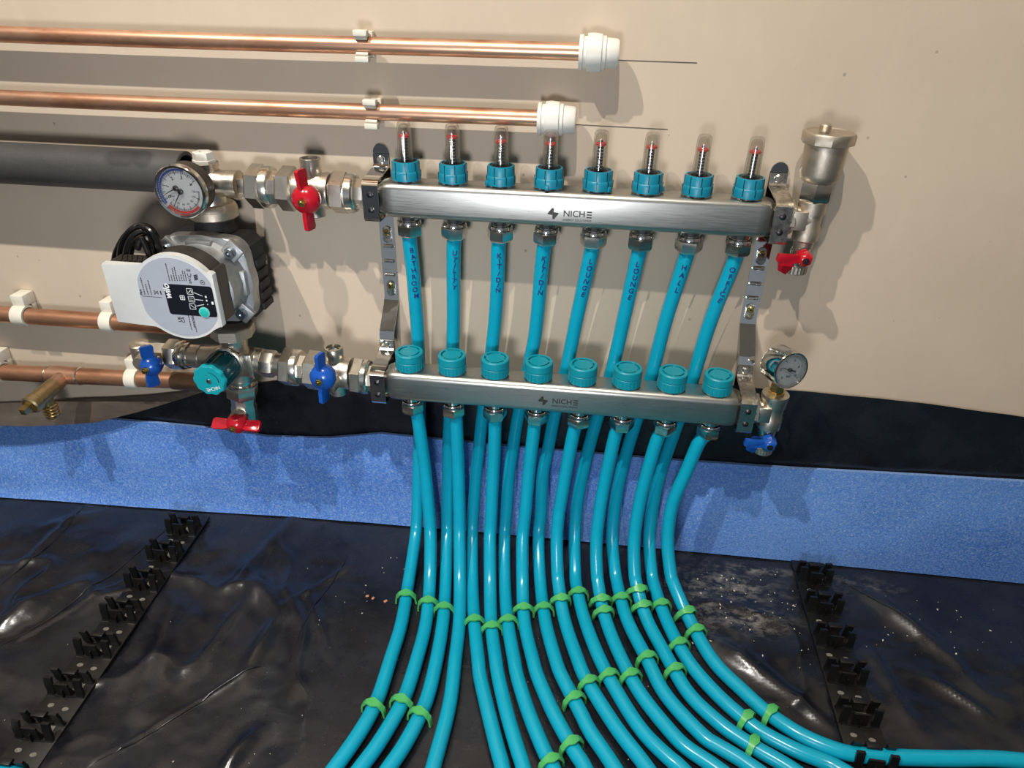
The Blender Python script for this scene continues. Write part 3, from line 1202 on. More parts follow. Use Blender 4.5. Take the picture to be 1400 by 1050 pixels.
def bracket(xc, sgn, label, mat, mat2):
    t = thing('wall_bracket', label, 'bracket', (xc, 0, 0.23))
    h = 0.0088
    bm = B()
    prof = smooth_prof([(-0.0012, 0.519), (-0.0012, 0.352), (-0.0060, 0.344), (-0.030, 0.321), (-0.0335, 0.315), (-0.0335, 0.250)], 0)
    strip(bm, prof, xc - h, xc + h, 0.0016)
    # rounded top of the wall plate
    pts = [(h * math.cos(a), 0.0095 * math.sin(a)) for a in [PI * k / 12 for k in range(13)]]
    prism(bm, pts, (xc, -0.0012, 0.519), X, Z, -Y, 0.0016)
    for zz in (0.414, 0.396, 0.379):      # ribs added to vary the reflections in the plate
        loft(bm, (xc - h * 0.8, -0.0024, zz), X, [(0, 0.0006), (0.002, 0.0022), (h * 1.6 - 0.002, 0.0022), (h * 1.6, 0.0006)], 12)
    obj('wall_plate', bm, mat, t)

    def clamp(yb, yf, zt, zb, nm):
        bm = B()
        pr = [(yb, zt + 0.019), (yb, zt + 0.008), (yb - 0.003, zt + 0.005), (yf + 0.004, zt + 0.0005), (yf, zt - 0.003), (yf, zb + 0.002), (yf + 0.0015, zb), (yb - 0.002, zb - 0.003), (yb, zb - 0.005), (yb, zb - 0.010)]
        strip(bm, pr, xc - h * 0.96, xc + h * 0.96, -0.0018)
        o = obj(nm, bm, mat2, t)
        bm = B()
        zc = (zt + zb) / 2
        for dz in (0.0075, -0.0085):
            loft(bm, (xc, yf - 0.0018, zc + dz), -Y, [(0, 0.0034), (0.0008, 0.0032), (0.0016, 0.0018), (0.0018, 0.0004)], 16)
        obj('rivet', bm, 'rivet', o)
        bm = B()
        screw(bm, (xc, yb - 0.0018, zt + 0.0135), 0.0042)
        obj('screw', bm, 'nickel_smooth', o)
        bm = B()
        cyl(bm, (xc - h * 0.9, yf + 0.0190, zc), (xc + h * 0.9, yf + 0.0190, zc), 0.0172, 32)
        obj('rubber_liner', bm, 'black', o)
    clamp(-0.0030, YU - 0.0190, 0.4990, 0.4600, 'clamp')
    clamp(-0.0352, YL - 0.0190, 0.2905, 0.2515, 'clamp')
    # slotted screws in the wall plate
    for z in (0.428, 0.362):
        bm = B()
        n = 20
        ring = []
        for k in range(n):
            a = 2 * PI * k / n
            ring.append((0.0048 * math.cos(a), 0.0048 * math.sin(a) + (0.005 if math.sin(a) > 0 else -0.005)))
        prism(bm, ring, (xc, -0.0029, z), X, Z, -Y, 0.0006)
        obj('slot_rim', bm, 'chrome_dusty', t)
        bm = B()
        screw(bm, (xc, -0.0032, z + 0.003), 0.0040)
        o = obj('screw', bm, 'gilt', t)
        bm = B()
        for rz in (0.5, 0.5 + PI / 2):
            box(bm, (xc, -0.0052, z + 0.003), (0.0046, 0.0005, 0.0009), Matrix.Rotation(rz, 3, 'Y'))
        obj('cross_slot', bm, 'ink', o)
    return t


bracket(-0.0345, -1, 'left chrome wall bracket carrying both manifold bars, next to the ball valves', 'chrome', 'chrome')
bracket(0.3835, 1, 'right chrome wall bracket carrying both manifold bars, dusty at its lower clamp', 'chrome', 'chrome_dusty')


# ------------------------------------------------------------------ valves
def butterfly(root, p, ang, mat, L=0.031, hub=0.0148, face=0.25, lean=0.0):
    """butterfly handle: hub facing -y at p (front centre), wings along angle ang (0 = along z)"""
    p = Vector(p)
    wd = Vector((math.sin(ang), 0, math.cos(ang)))
    sd = Vector((math.cos(ang), 0, -math.sin(ang)))
    bm = B()
    loft(bm, p + Y * 0.019, -Y, [(0, hub * 0.86), (0.006, hub * 0.98), (0.011, hub), (0.015, hub * 0.86), (0.018, hub * 0.56), (0.019, hub * 0.40), (0.0195, hub * 0.38)], 28)
    for s in (1, -1):
        o = p + Y * 0.009
        poly = [(hub * 0.55, -0.0055), (hub * 1.1, -0.0078), (L * 0.94, -0.0082), (L, -0.0060), (L, 0.0045), (L * 0.9, 0.0065), (hub * 1.0, 0.0055), (hub * 0.5, 0.0040)]
        d2 = (wd * s + sd * lean).normalized()
        dep = (Y * math.cos(face) + sd * math.sin(face)).normalized()
        nn = d2.cross(dep).normalized()
        prism(bm, [(a, b) for a, b in poly], o - nn * 0.0022, d2, dep, nn, 0.0044, 0.0006)
    h = obj('handle', bm, mat, root)
    bm = B()
    hexp(bm, p - Y * 0.0, p - Y * 0.004, 0.0042)
    cyl(bm, p - Y * 0.0035, p - Y * 0.006, 0.0024, 12)
    obj('handle_nut', bm, 'gilt', h)
    return h


def ball_valve(label, xs, yc, zf, hp, ang, mat, name='ball_valve', port=True):
    """horizontal union ball valve; xs = list of section ends; zf(x) = axis height"""
    c = lambda x: Vector((x, yc, zf(x)))
    t = thing(name, label, 'valve', c(xs[4]))
    x = xs
    bm = B()
    hexp(bm, c(x[0]), c(x[0] + (x[1] - x[0]) * 0.62), 0.0236, 0.3)
    obj('union_nut', bm, 'nickel', t)
    bm = B()
    a = x[0] + (x[1] - x[0]) * 0.60
    loft(bm, c(a), X, [(0, 0.0205), (0.001, 0.0222), ((x[1] - a) - 0.002, 0.0222), (x[1] - a, 0.0208), (x[1] - a, 0.0180)], 40)
    obj('union_collar', bm, 'nickel_smooth', t)
    bm = B()
    hexp(bm, c(x[1] - 0.002), c(x[2] + 0.001), 0.0188, 0.1, 8)
    obj('tail_piece', bm, 'nickel', t)
    bm = B()
    hexp(bm, c(x[2]), c(x[3]), 0.0238, 0.22)
    obj('body_hexagon', bm, 'nickel', t)
    bm = B()
    L = x[4] - x[3]
    loft(bm, c(x[3] - 0.001), X, [(0, 0.0185), (0.003, 0.0192), (L * 0.35, 0.0180), (L * 0.5, 0.0176), (L * 0.75, 0.0188), (L - 0.003, 0.0196), (L, 0.0185)], 36)
    xm = x[3] + L * 0.48
    if port:
        pm = c(xm)
        loft(bm, pm, Z, [(0.008, 0.0120), (0.0190, 0.0108), (0.0215, 0.0108), (0.0335, 0.0110), (0.0345, 0.0104), (0.0345, 0.0084), (0.0260, 0.0080)], 28)
        loft(bm, pm, -Z, [(0.008, 0.0110), (0.0190, 0.0102), (0.0270, 0.0102), (0.0280, 0.0094)], 28)
    loft(bm, c(xm), -Y, [(0.006, 0.0125), (0.024, 0.0112), (0.034, 0.0095)], 24)
    vb = obj('valve_body', bm, 'nickel', t)
    if port:
        bm = B()
        hexp(bm, c(xm) + Z * 0.0262, c(xm) + Z * 0.031, 0.0056)
        for k in range(4):
            q = k * PI / 2 + 0.4
            box(bm, c(xm) + Z * 0.0300 + Vector((math.cos(q), math.sin(q), 0)) * 0.0068, (0.003, 0.0022, 0.006), Matrix.Rotation(q, 3, 'Z'))
        obj('bleed_plug', bm, 'chrome', vb)
    bm = B()
    L2 = x[5] - x[4]
    hexp(bm, c(x[4] + 0.0005), c(x[4] + L2 * 0.66), 0.0225, 0.45)
    obj('union_nut', bm, 'nickel', t)
    bm = B()
    a = x[4] + L2 * 0.64
    loft(bm, c(a), X, [(0, 0.0195), (0.001, 0.0208), ((x[5] - a) - 0.002, 0.0206), (x[5] - a, 0.0190)], 40)
    obj('union_collar', bm, 'nickel_smooth', t)
    bm = B()
    hexp(bm, c(x[5] - 0.002), c(x[6]), 0.0168, 0.1, 8)
    obj('tail_piece', bm, 'nickel', t)
    butterfly(t, hp, ang, mat)
    return t


zu_axis = lambda x: 0.4812 + (-x - 0.04) * 0.022
zl_axis = lambda x: 0.2722 + (-x - 0.04) * 0.060
ball_valve('nickel ball valve with a red butterfly handle, left of the upper bar',
           [-0.1735, -0.1475, -0.1395, -0.1225, -0.0825, -0.0555, -0.0440], YU, zu_axis, (-0.0935, -0.088, 0.4862), -0.06, 'red')
ball_valve('nickel ball valve with a blue butterfly handle, left of the lower bar',
           [-0.1545, -0.1325, -0.1255, -0.1085, -0.0700, -0.0490, -0.0390], YL, zl_axis, (-0.0885, -0.118, 0.2950), 0.02, 'blue')

# ------------------------------------------------------------------ temperature gauge tee above the pump
TX = -0.222
tee = thing('gauge_tee', 'nickel tee with round temperature and pressure gauge above the pump', 'gauge', (TX, YU, 0.44))
ax = zu_axis(TX)
bm = B()
loft(bm, (TX - 0.017, YU, ax), X, [(0, 0.0130), (0.004, 0.0170), (0.012, 0.0185), (0.024, 0.0165), (0.034, 0.0140), (0.040, 0.0140), (0.0405, 0.0150), (0.0525, 0.0150), (0.053, 0.014)], 32)
loft(bm, (TX, YU, ax), -Z, [(0.0, 0.0165), (0.018, 0.0155), (0.024, 0.0165)], 32)
loft(bm, (TX, YU, ax), Z, [(0.0, 0.0150), (0.014, 0.0135), (0.0175, 0.0135), (0.018, 0.0145), (0.0215, 0.0145), (0.022, 0.0130)], 28)
box(bm, (TX + 0.045, YU - 0.0142, ax + 0.002), (0.010, 0.004, 0.016), None, 0.001)
obj('tee_body', bm, 'nickel', tee)
bm = B()
loft(bm, (TX, YU, ax), Z, [(0.0215, 0.0122), (0.0245, 0.0122), (0.0250, 0.0112), (0.0325, 0.0108), (0.0330, 0.0098), (0.0330, 0.004), (0.0310, 0.0035)], 6, 0.3)
obj('white_plug', bm, 'white', tee)['label'] = 'white plastic hexagonal plug'
bm = B()
zr = ax - 0.024
loft(bm, (TX, YU, zr), -Z, [(-0.002, 0.0175), (-0.002, 0.0225), (0.001, 0.0250), (0.004, 0.0258), (0.0042, 0.0262), (0.0125, 0.0262), (0.0145, 0.0245)], 14, 0.2)
obj('union_nut', bm, 'nickel_dull', tee)


def dial_gauge(root, c, r, depth, temp):
    """front-facing dial at c (its front), radius r"""
    c = Vector(c)
    bm = B()
    loft(bm, c + Y * depth, -Y, [(0, r * 0.93), (0.0015, r * 0.97), (depth - 0.006, r * 0.97)], 48)
    case = obj('gauge_case', bm, 'dark_case' if temp else 'chrome', root)
    bm = B()
    loft(bm, c + Y * 0.0075, -Y, [(0, r * 0.97), (0.0005, r), (0.0065, r), (0.0075, r * 0.965), (0.0072, r * 0.885), (0.004, r * 0.86)], 48, cap=(False, False))
    obj('bezel', bm, 'chrome', case)
    f = c + Y * 0.0036
    bm = B()
    loft(bm, f + Y * 0.002, -Y, [(0, r * 0.88), (0.002, r * 0.88)], 48)
    obj('dial', bm, 'dial', case)
    e = f - Y * 0.0003
    R = r * 0.85
    bm = B()
    if temp:
        for k in range(33):
            a = math.radians(205 - k * 170 / 32)
            big = k % 4 == 0
            d = X * math.cos(a) + Z * math.sin(a)
            line(bm, e + d * R * (0.74 if big else 0.80), e + d * R * 0.90, R * (0.030 if big else 0.016), (0, 1, 0))
        for k in range(61):
            a = math.radians(222 + k * 140 / 60)
            big = k % 10 == 0
            d = X * math.cos(a) + Z * math.sin(a)
            line(bm, e + d * R * (0.70 if big else 0.78), e + d * R * 0.86, R * (0.028 if big else 0.012), (0, 1, 0))
        for k, s in enumerate(('0', '1', '2', '3', '4')):
            a = math.radians(203 - k * 170 / 4)
            d = X * math.cos(a) + Z * math.sin(a)
            add_text(bm, s, R * 0.22, e + d * R * 0.62, -Z * math.cos(a) + X * math.sin(a), d, 'CENTER', 0.02)
        for k, s in enumerate(('0', '20', '40', '60', '80', '100', '120')):
            a = math.radians(222 + k * 140 / 6)
            d = X * math.cos(a) + Z * math.sin(a)
            add_text(bm, s, R * 0.13, e + d * R * 0.58, X, Z)
        add_text(bm, 'bar', R * 0.15, e + X * R * -0.42 - Z * R * 0.22, X, Z)
    else:
        for k in range(51):
            a = math.radians(225 - k * 270 / 50)
            big = k % 10 == 0
            d = X * math.cos(a) + Z * math.sin(a)
            line(bm, e + d * R * (0.80 if big else 0.84), e + d * R * 0.92, R * (0.03 if big else 0.014), (0, 1, 0))
        for k, s in enumerate(('0', '2', '4', '6', '8', '10')):
            a = math.radians(225 - k * 54)
            d = X * math.cos(a) + Z * math.sin(a)
            add_text(bm, s, R * 0.22, e + d * R * 0.64, X, Z, 'CENTER', 0.02)
        add_text(bm, 'bar', R * 0.24, e - Z * R * 0.42, X, Z, 'CENTER', 0.02)
    obj('dial_print', bm, 'ink', case, smooth=False)
    if temp:
        bm = B()
        arc_band(bm, e, X, Z, R * 0.90, R * 0.99, math.radians(215), math.radians(72))  # shadow along the dial rim, painted as a blue band
        obj('blue_shade_arc', bm, 'dial_shade', case, smooth=False)
        bm = B()
        arc_band(bm, e, X, Z, R * 0.88, R * 0.99, math.radians(222), math.radians(318))
        obj('red_arc', bm, 'dial_red', case, smooth=False)
    bm = B()
    pv = []
    if temp:
        pv = [(e + X * R * -0.20 + Z * R * 0.14, 208, 0.62), (e, 236, 0.80)]
    else:
        pv = [(e, 160, 0.66)]
    for p, a, L in pv:
        a = math.radians(a)
        d = X * math.cos(a) + Z * math.sin(a)
        q = p - Y * 0.0012
        s = d.cross(Y)
        prism(bm, [(-0.12 * R if temp else -0.42 * R, -0.03 * R if temp else -0.055 * R), (L * R, -0.010 * R), (L * R, 0.010 * R), (-0.12 * R if temp else -0.42 * R, 0.03 * R if temp else 0.055 * R)], q, d, s, -Y, 0.0004)
    obj('pointer', bm, 'ink', case, smooth=False)
    bm = B()
    for p, a, L in pv:
        loft(bm, p, -Y, [(0, R * 0.12), (0.0018, R * 0.12), (0.0026, R * 0.07)], 20)
    obj('pointer_hub', bm, 'rivet', case)
    bm = B()
    loft(bm, c + Y * 0.0008, -Y, [(0, r * 0.90), (0.0006, r * 0.90)], 40)
    obj('glass', bm, 'glass', case)
    return case


dial_gauge(tee, (-0.2240, -0.0870, 0.4893), 0.0275, 0.024, True)
bm = B()
cyl(bm, (-0.2235, -0.064, 0.4885), (-0.2225, YU - 0.012, 0.4855), 0.0105)
obj('gauge_stem', bm, 'brass', tee)

# ------------------------------------------------------------------ circulation pump
PX, PZ = -0.222, 0.388
pump = thing('circulation_pump', 'circulation pump with off white control box, grey label and cast motor flange', 'pump', (PX, -0.045, PZ))
bm = B()
oc = [(-0.049, -0.036), (-0.049, 0.036), (-0.040, 0.045), (0.040, 0.045), (0.0485, 0.036), (0.0485, -0.040), (0.040, -0.050), (-0.040, -0.050)]
prism(bm, oc, (PX, -0.027, PZ), X, Z, -Y, 0.031, 0.003)
for k in range(5):
    box(bm, (PX + 0.0485, -0.041, PZ + 0.014 - k * 0.013), (0.006, 0.024, 0.008), None, 0.001)
loft(bm, (PX, -0.036, PZ + 0.046), Z, [(0, 0.024), (0.010, 0.021), (0.022, 0.020)], 24)
obj('insulation_shell', bm, 'black_insul', pump)
# cast flange with four lugs
bm = B()
pts = []
for k in range(64):
    a = 2 * PI * k / 64
    lug = abs(math.sin(2 * a)) ** 4
    r = 0.0505 + 0.0105 * lug + 0.0012 * abs(math.cos(2 * a)) ** 8
    pts.append((r * math.cos(a), r * math.sin(a)))
prism(bm, pts, (PX, -0.057, PZ), X, Z, -Y, 0.015, 0.0022)
loft(bm, (PX, -0.0710, PZ), -Y, [(0, 0.0470), (0.003, 0.0465), (0.006, 0.0440), (0.012, 0.0425), (0.026, 0.0435), (0.032, 0.0445), (0.035, 0.040)], 48)
for k in range(4):
    a = PI / 4 + k * PI / 2
    d = X * math.cos(a) + Z * math.sin(a)
    box(bm, Vector((PX, -0.0730, PZ)) + d * 0.0440, (0.034, 0.0075, 0.0195), Matrix.Rotation(-a, 3, 'Y'), 0.002)
    q = a + PI / 4
    d = X * math.cos(q) + Z * math.sin(q)
    box(bm, Vector((PX, -0.0740, PZ)) + d * 0.042, (0.010, 0.009, 0.030), Matrix.Rotation(-q, 3, 'Y'), 0.003)
obj('motor_flange', bm, 'alu', pump)
b0 = None
for sx, sz in ((-1, 1), (1, 1), (1, -1), (-1, -1)):
    o = Vector((PX + sx * 0.0360, -0.074, PZ + sz * 0.0360))
    if b0 is None:
        bm = B()
        loft(bm, o, -Y, [(0, 0.0068), (0.002, 0.0072), (0.0024, 0.0060), (0.0085, 0.0060), (0.0095, 0.0052), (0.0095, 0.0034), (0.0065, 0.0030)], 20)
        b0 = obj('bolt', bm, 'bolt', pump, o)
        bolt_o = o
    else:
        dup_part(b0, pump, o - bolt_o)
# motor head
YF = -0.135
fp = lambda a, b, y=YF: atY(a, b, y)
DC = Vector((-0.2212, YF, 0.3935))
DR = 0.0470
tr_, br_ = fp(291.5, 374.0), fp(303.0, 448.5)
tabx = (tr_.x + br_.x) / 2
tabt, tabb = tr_.z, br_.z
lx = (fp(138.6, 361).x + fp(159, 439).x) / 2
ltop, lbot = fp(165, 361.5).z, fp(185, 443).z


def head_outline(r, inset=0.0):
    P = []
    # start right tab top, go counter-clockwise over the top of the disc to the left box, round the bottom
    def on(zv, side):
        dz = zv - DC.z
        return DC.x + side * math.sqrt(max(1e-9, r * r - dz * dz))
    a_t = math.asin(max(-1, min(1, (tabt - inset - DC.z) / r)))
    a_b = math.asin(max(-1, min(1, (tabb + inset - DC.z) / r)))
    al = PI - math.asin(max(-1, min(1, (ltop - inset - DC.z) / r)))
    bl = PI - math.asin(max(-1, min(1, (lbot + inset - DC.z) / r)))
    P.append((tabx - inset, tabb + inset + 0.002)); P.append((tabx - inset, tabt - inset - 0.002)); P.append((tabx - inset - 0.002, tabt - inset))
    for k in range(17):
        a = a_t + (al - a_t) * k / 16
        P.append((DC.x + r * math.cos(a), DC.z + r * math.sin(a)))
    P += [(lx + inset + 0.002, ltop - inset), (lx + inset, ltop - inset - 0.002), (lx + inset, lbot + inset + 0.002), (lx + inset + 0.002, lbot + inset)]
    a2 = a_b + 2 * PI
    for k in range(17):
        a = bl + (a2 - bl) * k / 16
        P.append((DC.x + r * math.cos(a), DC.z + r * math.sin(a)))
    P.append((tabx - inset - 0.002, tabb + inset))
    return P


bm = B()
prism(bm, head_outline(DR), (0, YF + 0.0075, 0), X, Z, -Y, 0.0075, 0.0012)
ctrl = obj('control_box', bm, 'pump_white', pump)
bm = B()
prism(bm, head_outline(DR - 0.0012, 0.0012), (0, YF + 0.031, 0), X, Z, -Y, 0.0237)
for k in range(9):
    box(bm, (lx + 0.010 + k * 0.0055, YF + 0.0195, ltop - 0.0008), (0.0026, 0.018, 0.0016), Matrix.Rotation(0.5, 3, 'Z'))
obj('back_casing', bm, 'dark_case', ctrl)
# grey label with a cut left side and the tab line right
bm = B()
P = []
R2 = DR - 0.0034
for k in range(72):
    a = 2 * PI * k / 72
    xx, zz = R2 * math.cos(a), R2 * math.sin(a)
    xx = min(xx, tabx - DC.x - 0.0035)
    xx = max(xx, -R2 * 0.955 + abs(zz) * 0.10)
    P.append((DC.x + xx, DC.z + zz))
prism(bm, P, (0, YF, 0), X, Z, -Y, 0.0004)
obj('label_plate', bm, 'label_grey', ctrl)
yp = YF - 0.0006
bx0, bx1 = fp(227, 404).x, fp(294, 414).x
bz1, bz0 = fp(255, 389.5).z, fp(262, 431).z
bm = B()
rr = [(a + (bx0 + bx1) / 2, b + (bz0 + bz1) / 2) for a, b in rrect(bx1 - bx0, bz1 - bz0, 0.003, 5)]
prism(bm, rr, (0, YF - 0.0003, 0), X, Z, -Y, 0.0004)
obj('display_panel', bm, 'panel', ctrl)
bt = fp(280.2, 426.5)
bm = B()
loft(bm, (bt.x, YF - 0.0007, bt.z), -Y, [(0, 0.0058), (0.0008, 0.0058)], 32)
obj('button_rim', bm, 'button_rim', ctrl)
bm = B()
loft(bm, (bt.x, YF - 0.0015, bt.z), -Y, [(0, 0.0046), (0.0006, 0.0046), (0.0008, 0.004)], 32)
obj('button', bm, 'button', ctrl)
bm = B()
yq = YF - 0.0009
p = fp(227.6 + 1, 398)
add_text(bm, 'wilo', 0.0098, (fp(229.5, 398).x, yq, fp(229.5, 398).z), Z, -X, 'CENTER', 0.03, shear=0.25)
icons = []
for a, b in ((260, 398.0), (262.3, 408.5), (264, 418.5)):
    c_ = fp(a, b)
    for u0, v0, u1, v1 in ((-1, -1, 1, -1), (1, -1, 1, 1), (1, 1, -1, 1), (-1, 1, -1, -1)):
        line(bm, (c_.x + u0 * 0.0031, yq, c_.z + v0 * 0.0031), (c_.x + u1 * 0.0031, yq, c_.z + v1 * 0.0031), 0.0005, (0, 1, 0))
    icons.append(c_)
c_ = icons[0]
line(bm, (c_.x - .0018, yq, c_.z - .0016), (c_.x + .0012, yq, c_.z + .0016), 0.0006, (0, 1, 0)); line(bm, (c_.x + .0012, yq, c_.z + .0016), (c_.x + .0018, yq, c_.z - .0016), 0.0006, (0, 1, 0))
c_ = icons[1]
for k in (-1, 1):
    line(bm, (c_.x - .002, yq, c_.z + k * .0012), (c_.x + .002, yq, c_.z + k * .0012), 0.0005, (0, 1, 0))
c_ = icons[2]
line(bm, (c_.x - .0018, yq, c_.z + .0016), (c_.x + .0018, yq, c_.z - .0016), 0.0006, (0, 1, 0))
for (a, b), (c2, d2) in (((265.5, 399.5), (277.5, 404.5)), ((267.5, 409), (278.5, 410.3)), ((269, 418), (279.5, 415.8))):
    p, q = fp(a, b), fp(c2, d2)
    line(bm, (p.x, yq, p.z), (q.x, yq, q.z), 0.0006, (0, 1, 0))
for a, b, s in ((282, 405.5, 0.0011), (283.2, 410.5, 0.0009), (284.5, 415.8, 0.0005)):
    p = fp(a, b)
    box(bm, (p.x, yq, p.z), (s * 1.6, 0.0002, s * 2))
p = fp(250, 406.5)
for u0, v0, u1, v1 in ((-1, -1, 1, -1), (1, -1, 1, 1), (1, 1, -1, 1), (-1, 1, -1, -1), (-1, 0, 1, 0), (0, -1, 0, 1)):
    line(bm, (p.x + u0 * 0.0023, yq, p.z + v0 * 0.0023), (p.x + u1 * 0.0023, yq, p.z + v1 * 0.0023), 0.0007, (0, 1, 0))
p = fp(291.3, 414)
box(bm, (p.x, yq, p.z), (0.0022, 0.0004, 0.0030))
obj('panel_print', bm, 'white_ink', ctrl, smooth=False)
# printing on the grey label, turned to read upwards
bm = B()
yq = YF - 0.0006


def up_text(s, px, py, size, bold=0.01):
    p = fp(px, py)
    add_text(bm, s, size, (p.x, yq, p.z), Z, -X, 'LEFT', bold)


def dashes(px, py, n, seed):
    """a line of print too small to read, running upwards from px, py"""
    p = fp(px, py)
    rnd = random.Random(seed)
    z = p.z
    for k in range(n):
        L = rnd.uniform(0.0009, 0.0022)
        line(bm, (p.x, yq, z), (p.x, yq, z + L), 0.0009, (0, 1, 0))
        z += L + rnd.uniform(0.0004, 0.0008)


up_text('Para', 194, 402.5, 0.0034, 0.03)
for k, (px_, n) in enumerate(((198.6, 9), (203.0, 6), (207.6, 8))):
    dashes(px_, 402.5, n, 11 + k)
p, q = fp(194, 404.3), fp(221.5, 406.5)
line(bm, (p.x, yq, p.z), (q.x, yq, q.z), 0.0004, (0, 1, 0))
for k, (px_, n) in enumerate(((232.5, 10), (236.0, 4), (239.6, 6), (242.9, 7), (246.4, 3), (249.5, 3), (252.6, 5), (255.5, 5))):
    dashes(px_, 383.8, n, 31 + k)
up_text('EAC', 261.0, 387.2, 0.0038, 0.01)
up_text('C E', 260.0, 378.6, 0.0060, 0.01)
# bin symbol with bar
p = fp(214, 399.5)
for a, b in (((-.002, -.002), (.0018, .002)), ((-.002, .002), (.0018, -.002)), ((-.0022, -.0026), (-.0022, .0026)), ((.0018, -.0016), (.0018, .0016))):
    line(bm, (p.x + a[0], yq, p.z + a[1]), (p.x + b[0], yq, p.z + b[1]), 0.0005, (0, 1, 0))
p = fp(220.2, 400)
line(bm, (p.x, yq, p.z - 0.002), (p.x, yq, p.z + 0.002), 0.0012, (0, 1, 0))
p = fp(268, 379)
for k in range(5):
    a = k * 0.5 - 1.0
    line(bm, (p.x - 0.002, yq, p.z - 0.003 + k * 0.0012), (p.x + 0.0022, yq, p.z - 0.0018 + k * 0.0012), 0.0008, (0, 1, 0))
p = fp(277, 386)
arc_band(bm, (p.x, yq, p.z), X, Z, 0.0021, 0.0026, 0, 2 * PI, 24)
line(bm, (p.x - .0012, yq, p.z), (p.x + .0012, yq, p.z), 0.0010, (0, 1, 0))
p = fp(246, 436)
add_text(bm, 'UK', 0.0050, (p.x, yq, p.z), Z, -X, 'CENTER', 0.01)
p = fp(250.8, 437)
add_text(bm, 'CA', 0.0050, (p.x, yq, p.z), Z, -X, 'CENTER', 0.01)
for k, (px_, py_, n) in enumerate(((262.5, 450.5, 9), (266.3, 447.5, 7), (269.3, 453.5, 11))):
    dashes(px_, py_, n, 51 + k)
obj('label_print', bm, 'ink', ctrl, smooth=False)['kind'] = 'stuff'
# cable bundle looped above the control box
bm = B()
yc = -0.095
loops = [
    [(166, 372, .0), (164, 350, .0), (168, 330, 0), (180, 314, 0), (194, 309, .004), (207, 314, .006), (216, 330, .006), (222, 350, .006), (224, 366, .006)],
    [(174, 372, -.008), (172, 350, -.008), (177, 330, -.008), (187, 319, -.006), (198, 317, -.002), (206, 325, .0), (211, 345, .0), (214, 366, 0)],
    [(180, 372, .004), (178, 350, .004), (182, 335, .004), (190, 325, .004), (199, 322, .0), (205, 334, -.006), (208, 350, -.008), (211, 366, -.008)],
    [(160, 372, .006), (157, 354, .006), (162, 338, .004), (172, 322, .004), (186, 312, .002), (200, 312, -.004), (212, 324, -.006), (219, 344, -.006), (221, 366, -.006)],
    [(188, 340, -.012), (193, 326, -.012), (201, 340, -.012), (206, 356, -.012), (209, 368, -.012)],
]
for Lp in loops:
    tube(bm, catmull([atY(a, b, yc + dy) for a, b, dy in Lp], 6), 0.0034, 10)
obj('power_cable', bm, 'cable', pump)['label'] = 'looped black power cable'
bm = B()
loft(bm, (PX + 0.002, -0.040, 0.338), -Z, [(0, 0.030), (0.010, 0.024)], 24)
obj('pump_outlet', bm, 'black', pump)

# ------------------------------------------------------------------ mixing valve under the pump
MX, MZ = -0.2130, 0.2835
mix = thing('mixing_valve', 'nickel mixing valve with a turquoise lettered knob under the pump', 'valve', (MX, YL, 0.24))
bm = B()
loft(bm, (MX + 0.003, YL, 0.3300), -Z, [(0, 0.0235), (0.001, 0.0250), (0.0125, 0.0250), (0.0135, 0.0215)], 8, 0.2)
obj('pump_union_nut', bm, 'nickel_dull', mix)
bm = B()
loft(bm, (MX + 0.002, YL, 0.3175), -Z, [(0, 0.0215), (0.002, 0.0215), (0.0025, 0.0165), (0.016, 0.0150), (0.034, 0.0170), (0.050, 0.0150), (0.060, 0.0148), (0.0605, 0.0135)], 32)
loft(bm, (MX - 0.060, YL, MZ), X, [(0, 0.0130), (0.0005, 0.0142), (0.016, 0.0142), (0.0165, 0.0128), (0.030, 0.0140), (0.060, 0.0190), (0.075, 0.0165), (0.0945, 0.0150)], 32)
box(bm, (MX + 0.020, YL - 0.006, MZ + 0.001), (0.016, 0.022, 0.030), None, 0.002)
hexp(bm, (MX + 0.032, YL, MZ - 0.002), (MX + 0.049, YL, MZ - 0.003), 0.0165, 0.2, 8)
loft(bm, (MX + 0.047, YL, MZ - 0.003), X, [(0, 0.0135), (0.014, 0.0135)], 24)
loft(bm, (MX, YL, MZ), -Y, [(0.0, 0.0190), (0.016, 0.0180), (0.022, 0.0172)], 32)
obj('valve_body', bm, 'nickel', mix)
KX, KZ = -0.2157, 0.2878
bm = B()
loft(bm, (KX, -0.0800, KZ), -Y, [(0, 0.0185), (0.001, 0.0205), (0.0045, 0.0205), (0.0055, 0.0190)], 36)
obj('collar_ring', bm, 'chrome_dusty', mix)
bm = B()
loft(bm, (KX, -0.085, KZ), -Y, [(0, 0.0140), (0.034, 0.0130)], 24)
obj('scale_drum', bm, 'teal', mix)
bm = B()
wave = lambda i: 1.0 + 0.035 * math.cos(i * 2 * PI / 12 * 1.0)
loft(bm, (KX, -0.0855, KZ), -Y, [(0, 0.0186), (0.002, 0.0190), (0.034, 0.0186)], 100, cap=(True, True), mul=lambda i: 1.0 + 0.030 * math.cos(i * 2 * PI / 10))
kn = obj('knob_skirt', bm, 'teal_clear', mix, sharp=60)
bm = B()
loft(bm, (KX, -0.1190, KZ), -Y, [(0, 0.0188), (0.003, 0.0188), (0.0048, 0.0176)], 100, mul=lambda i: 1.0 + 0.035 * math.cos(i * 2 * PI / 10))
kf = obj('knob_face', bm, 'teal_knob', mix, sharp=50)
bm = B()
o = Vector((KX, -0.12395, KZ))
dn = math.radians(-28)
uu = (-X * math.cos(math.radians(12)) + Z * math.sin(math.radians(-12)) * -1).normalized()
uu = Vector((-0.95, 0, -0.31)).normalized()
vv = Vector((0.31, 0, -0.95)).normalized()
add_text(bm, 'NICHE', 0.0060, o + vv * 0.0102, uu, vv, 'CENTER', 0.012)
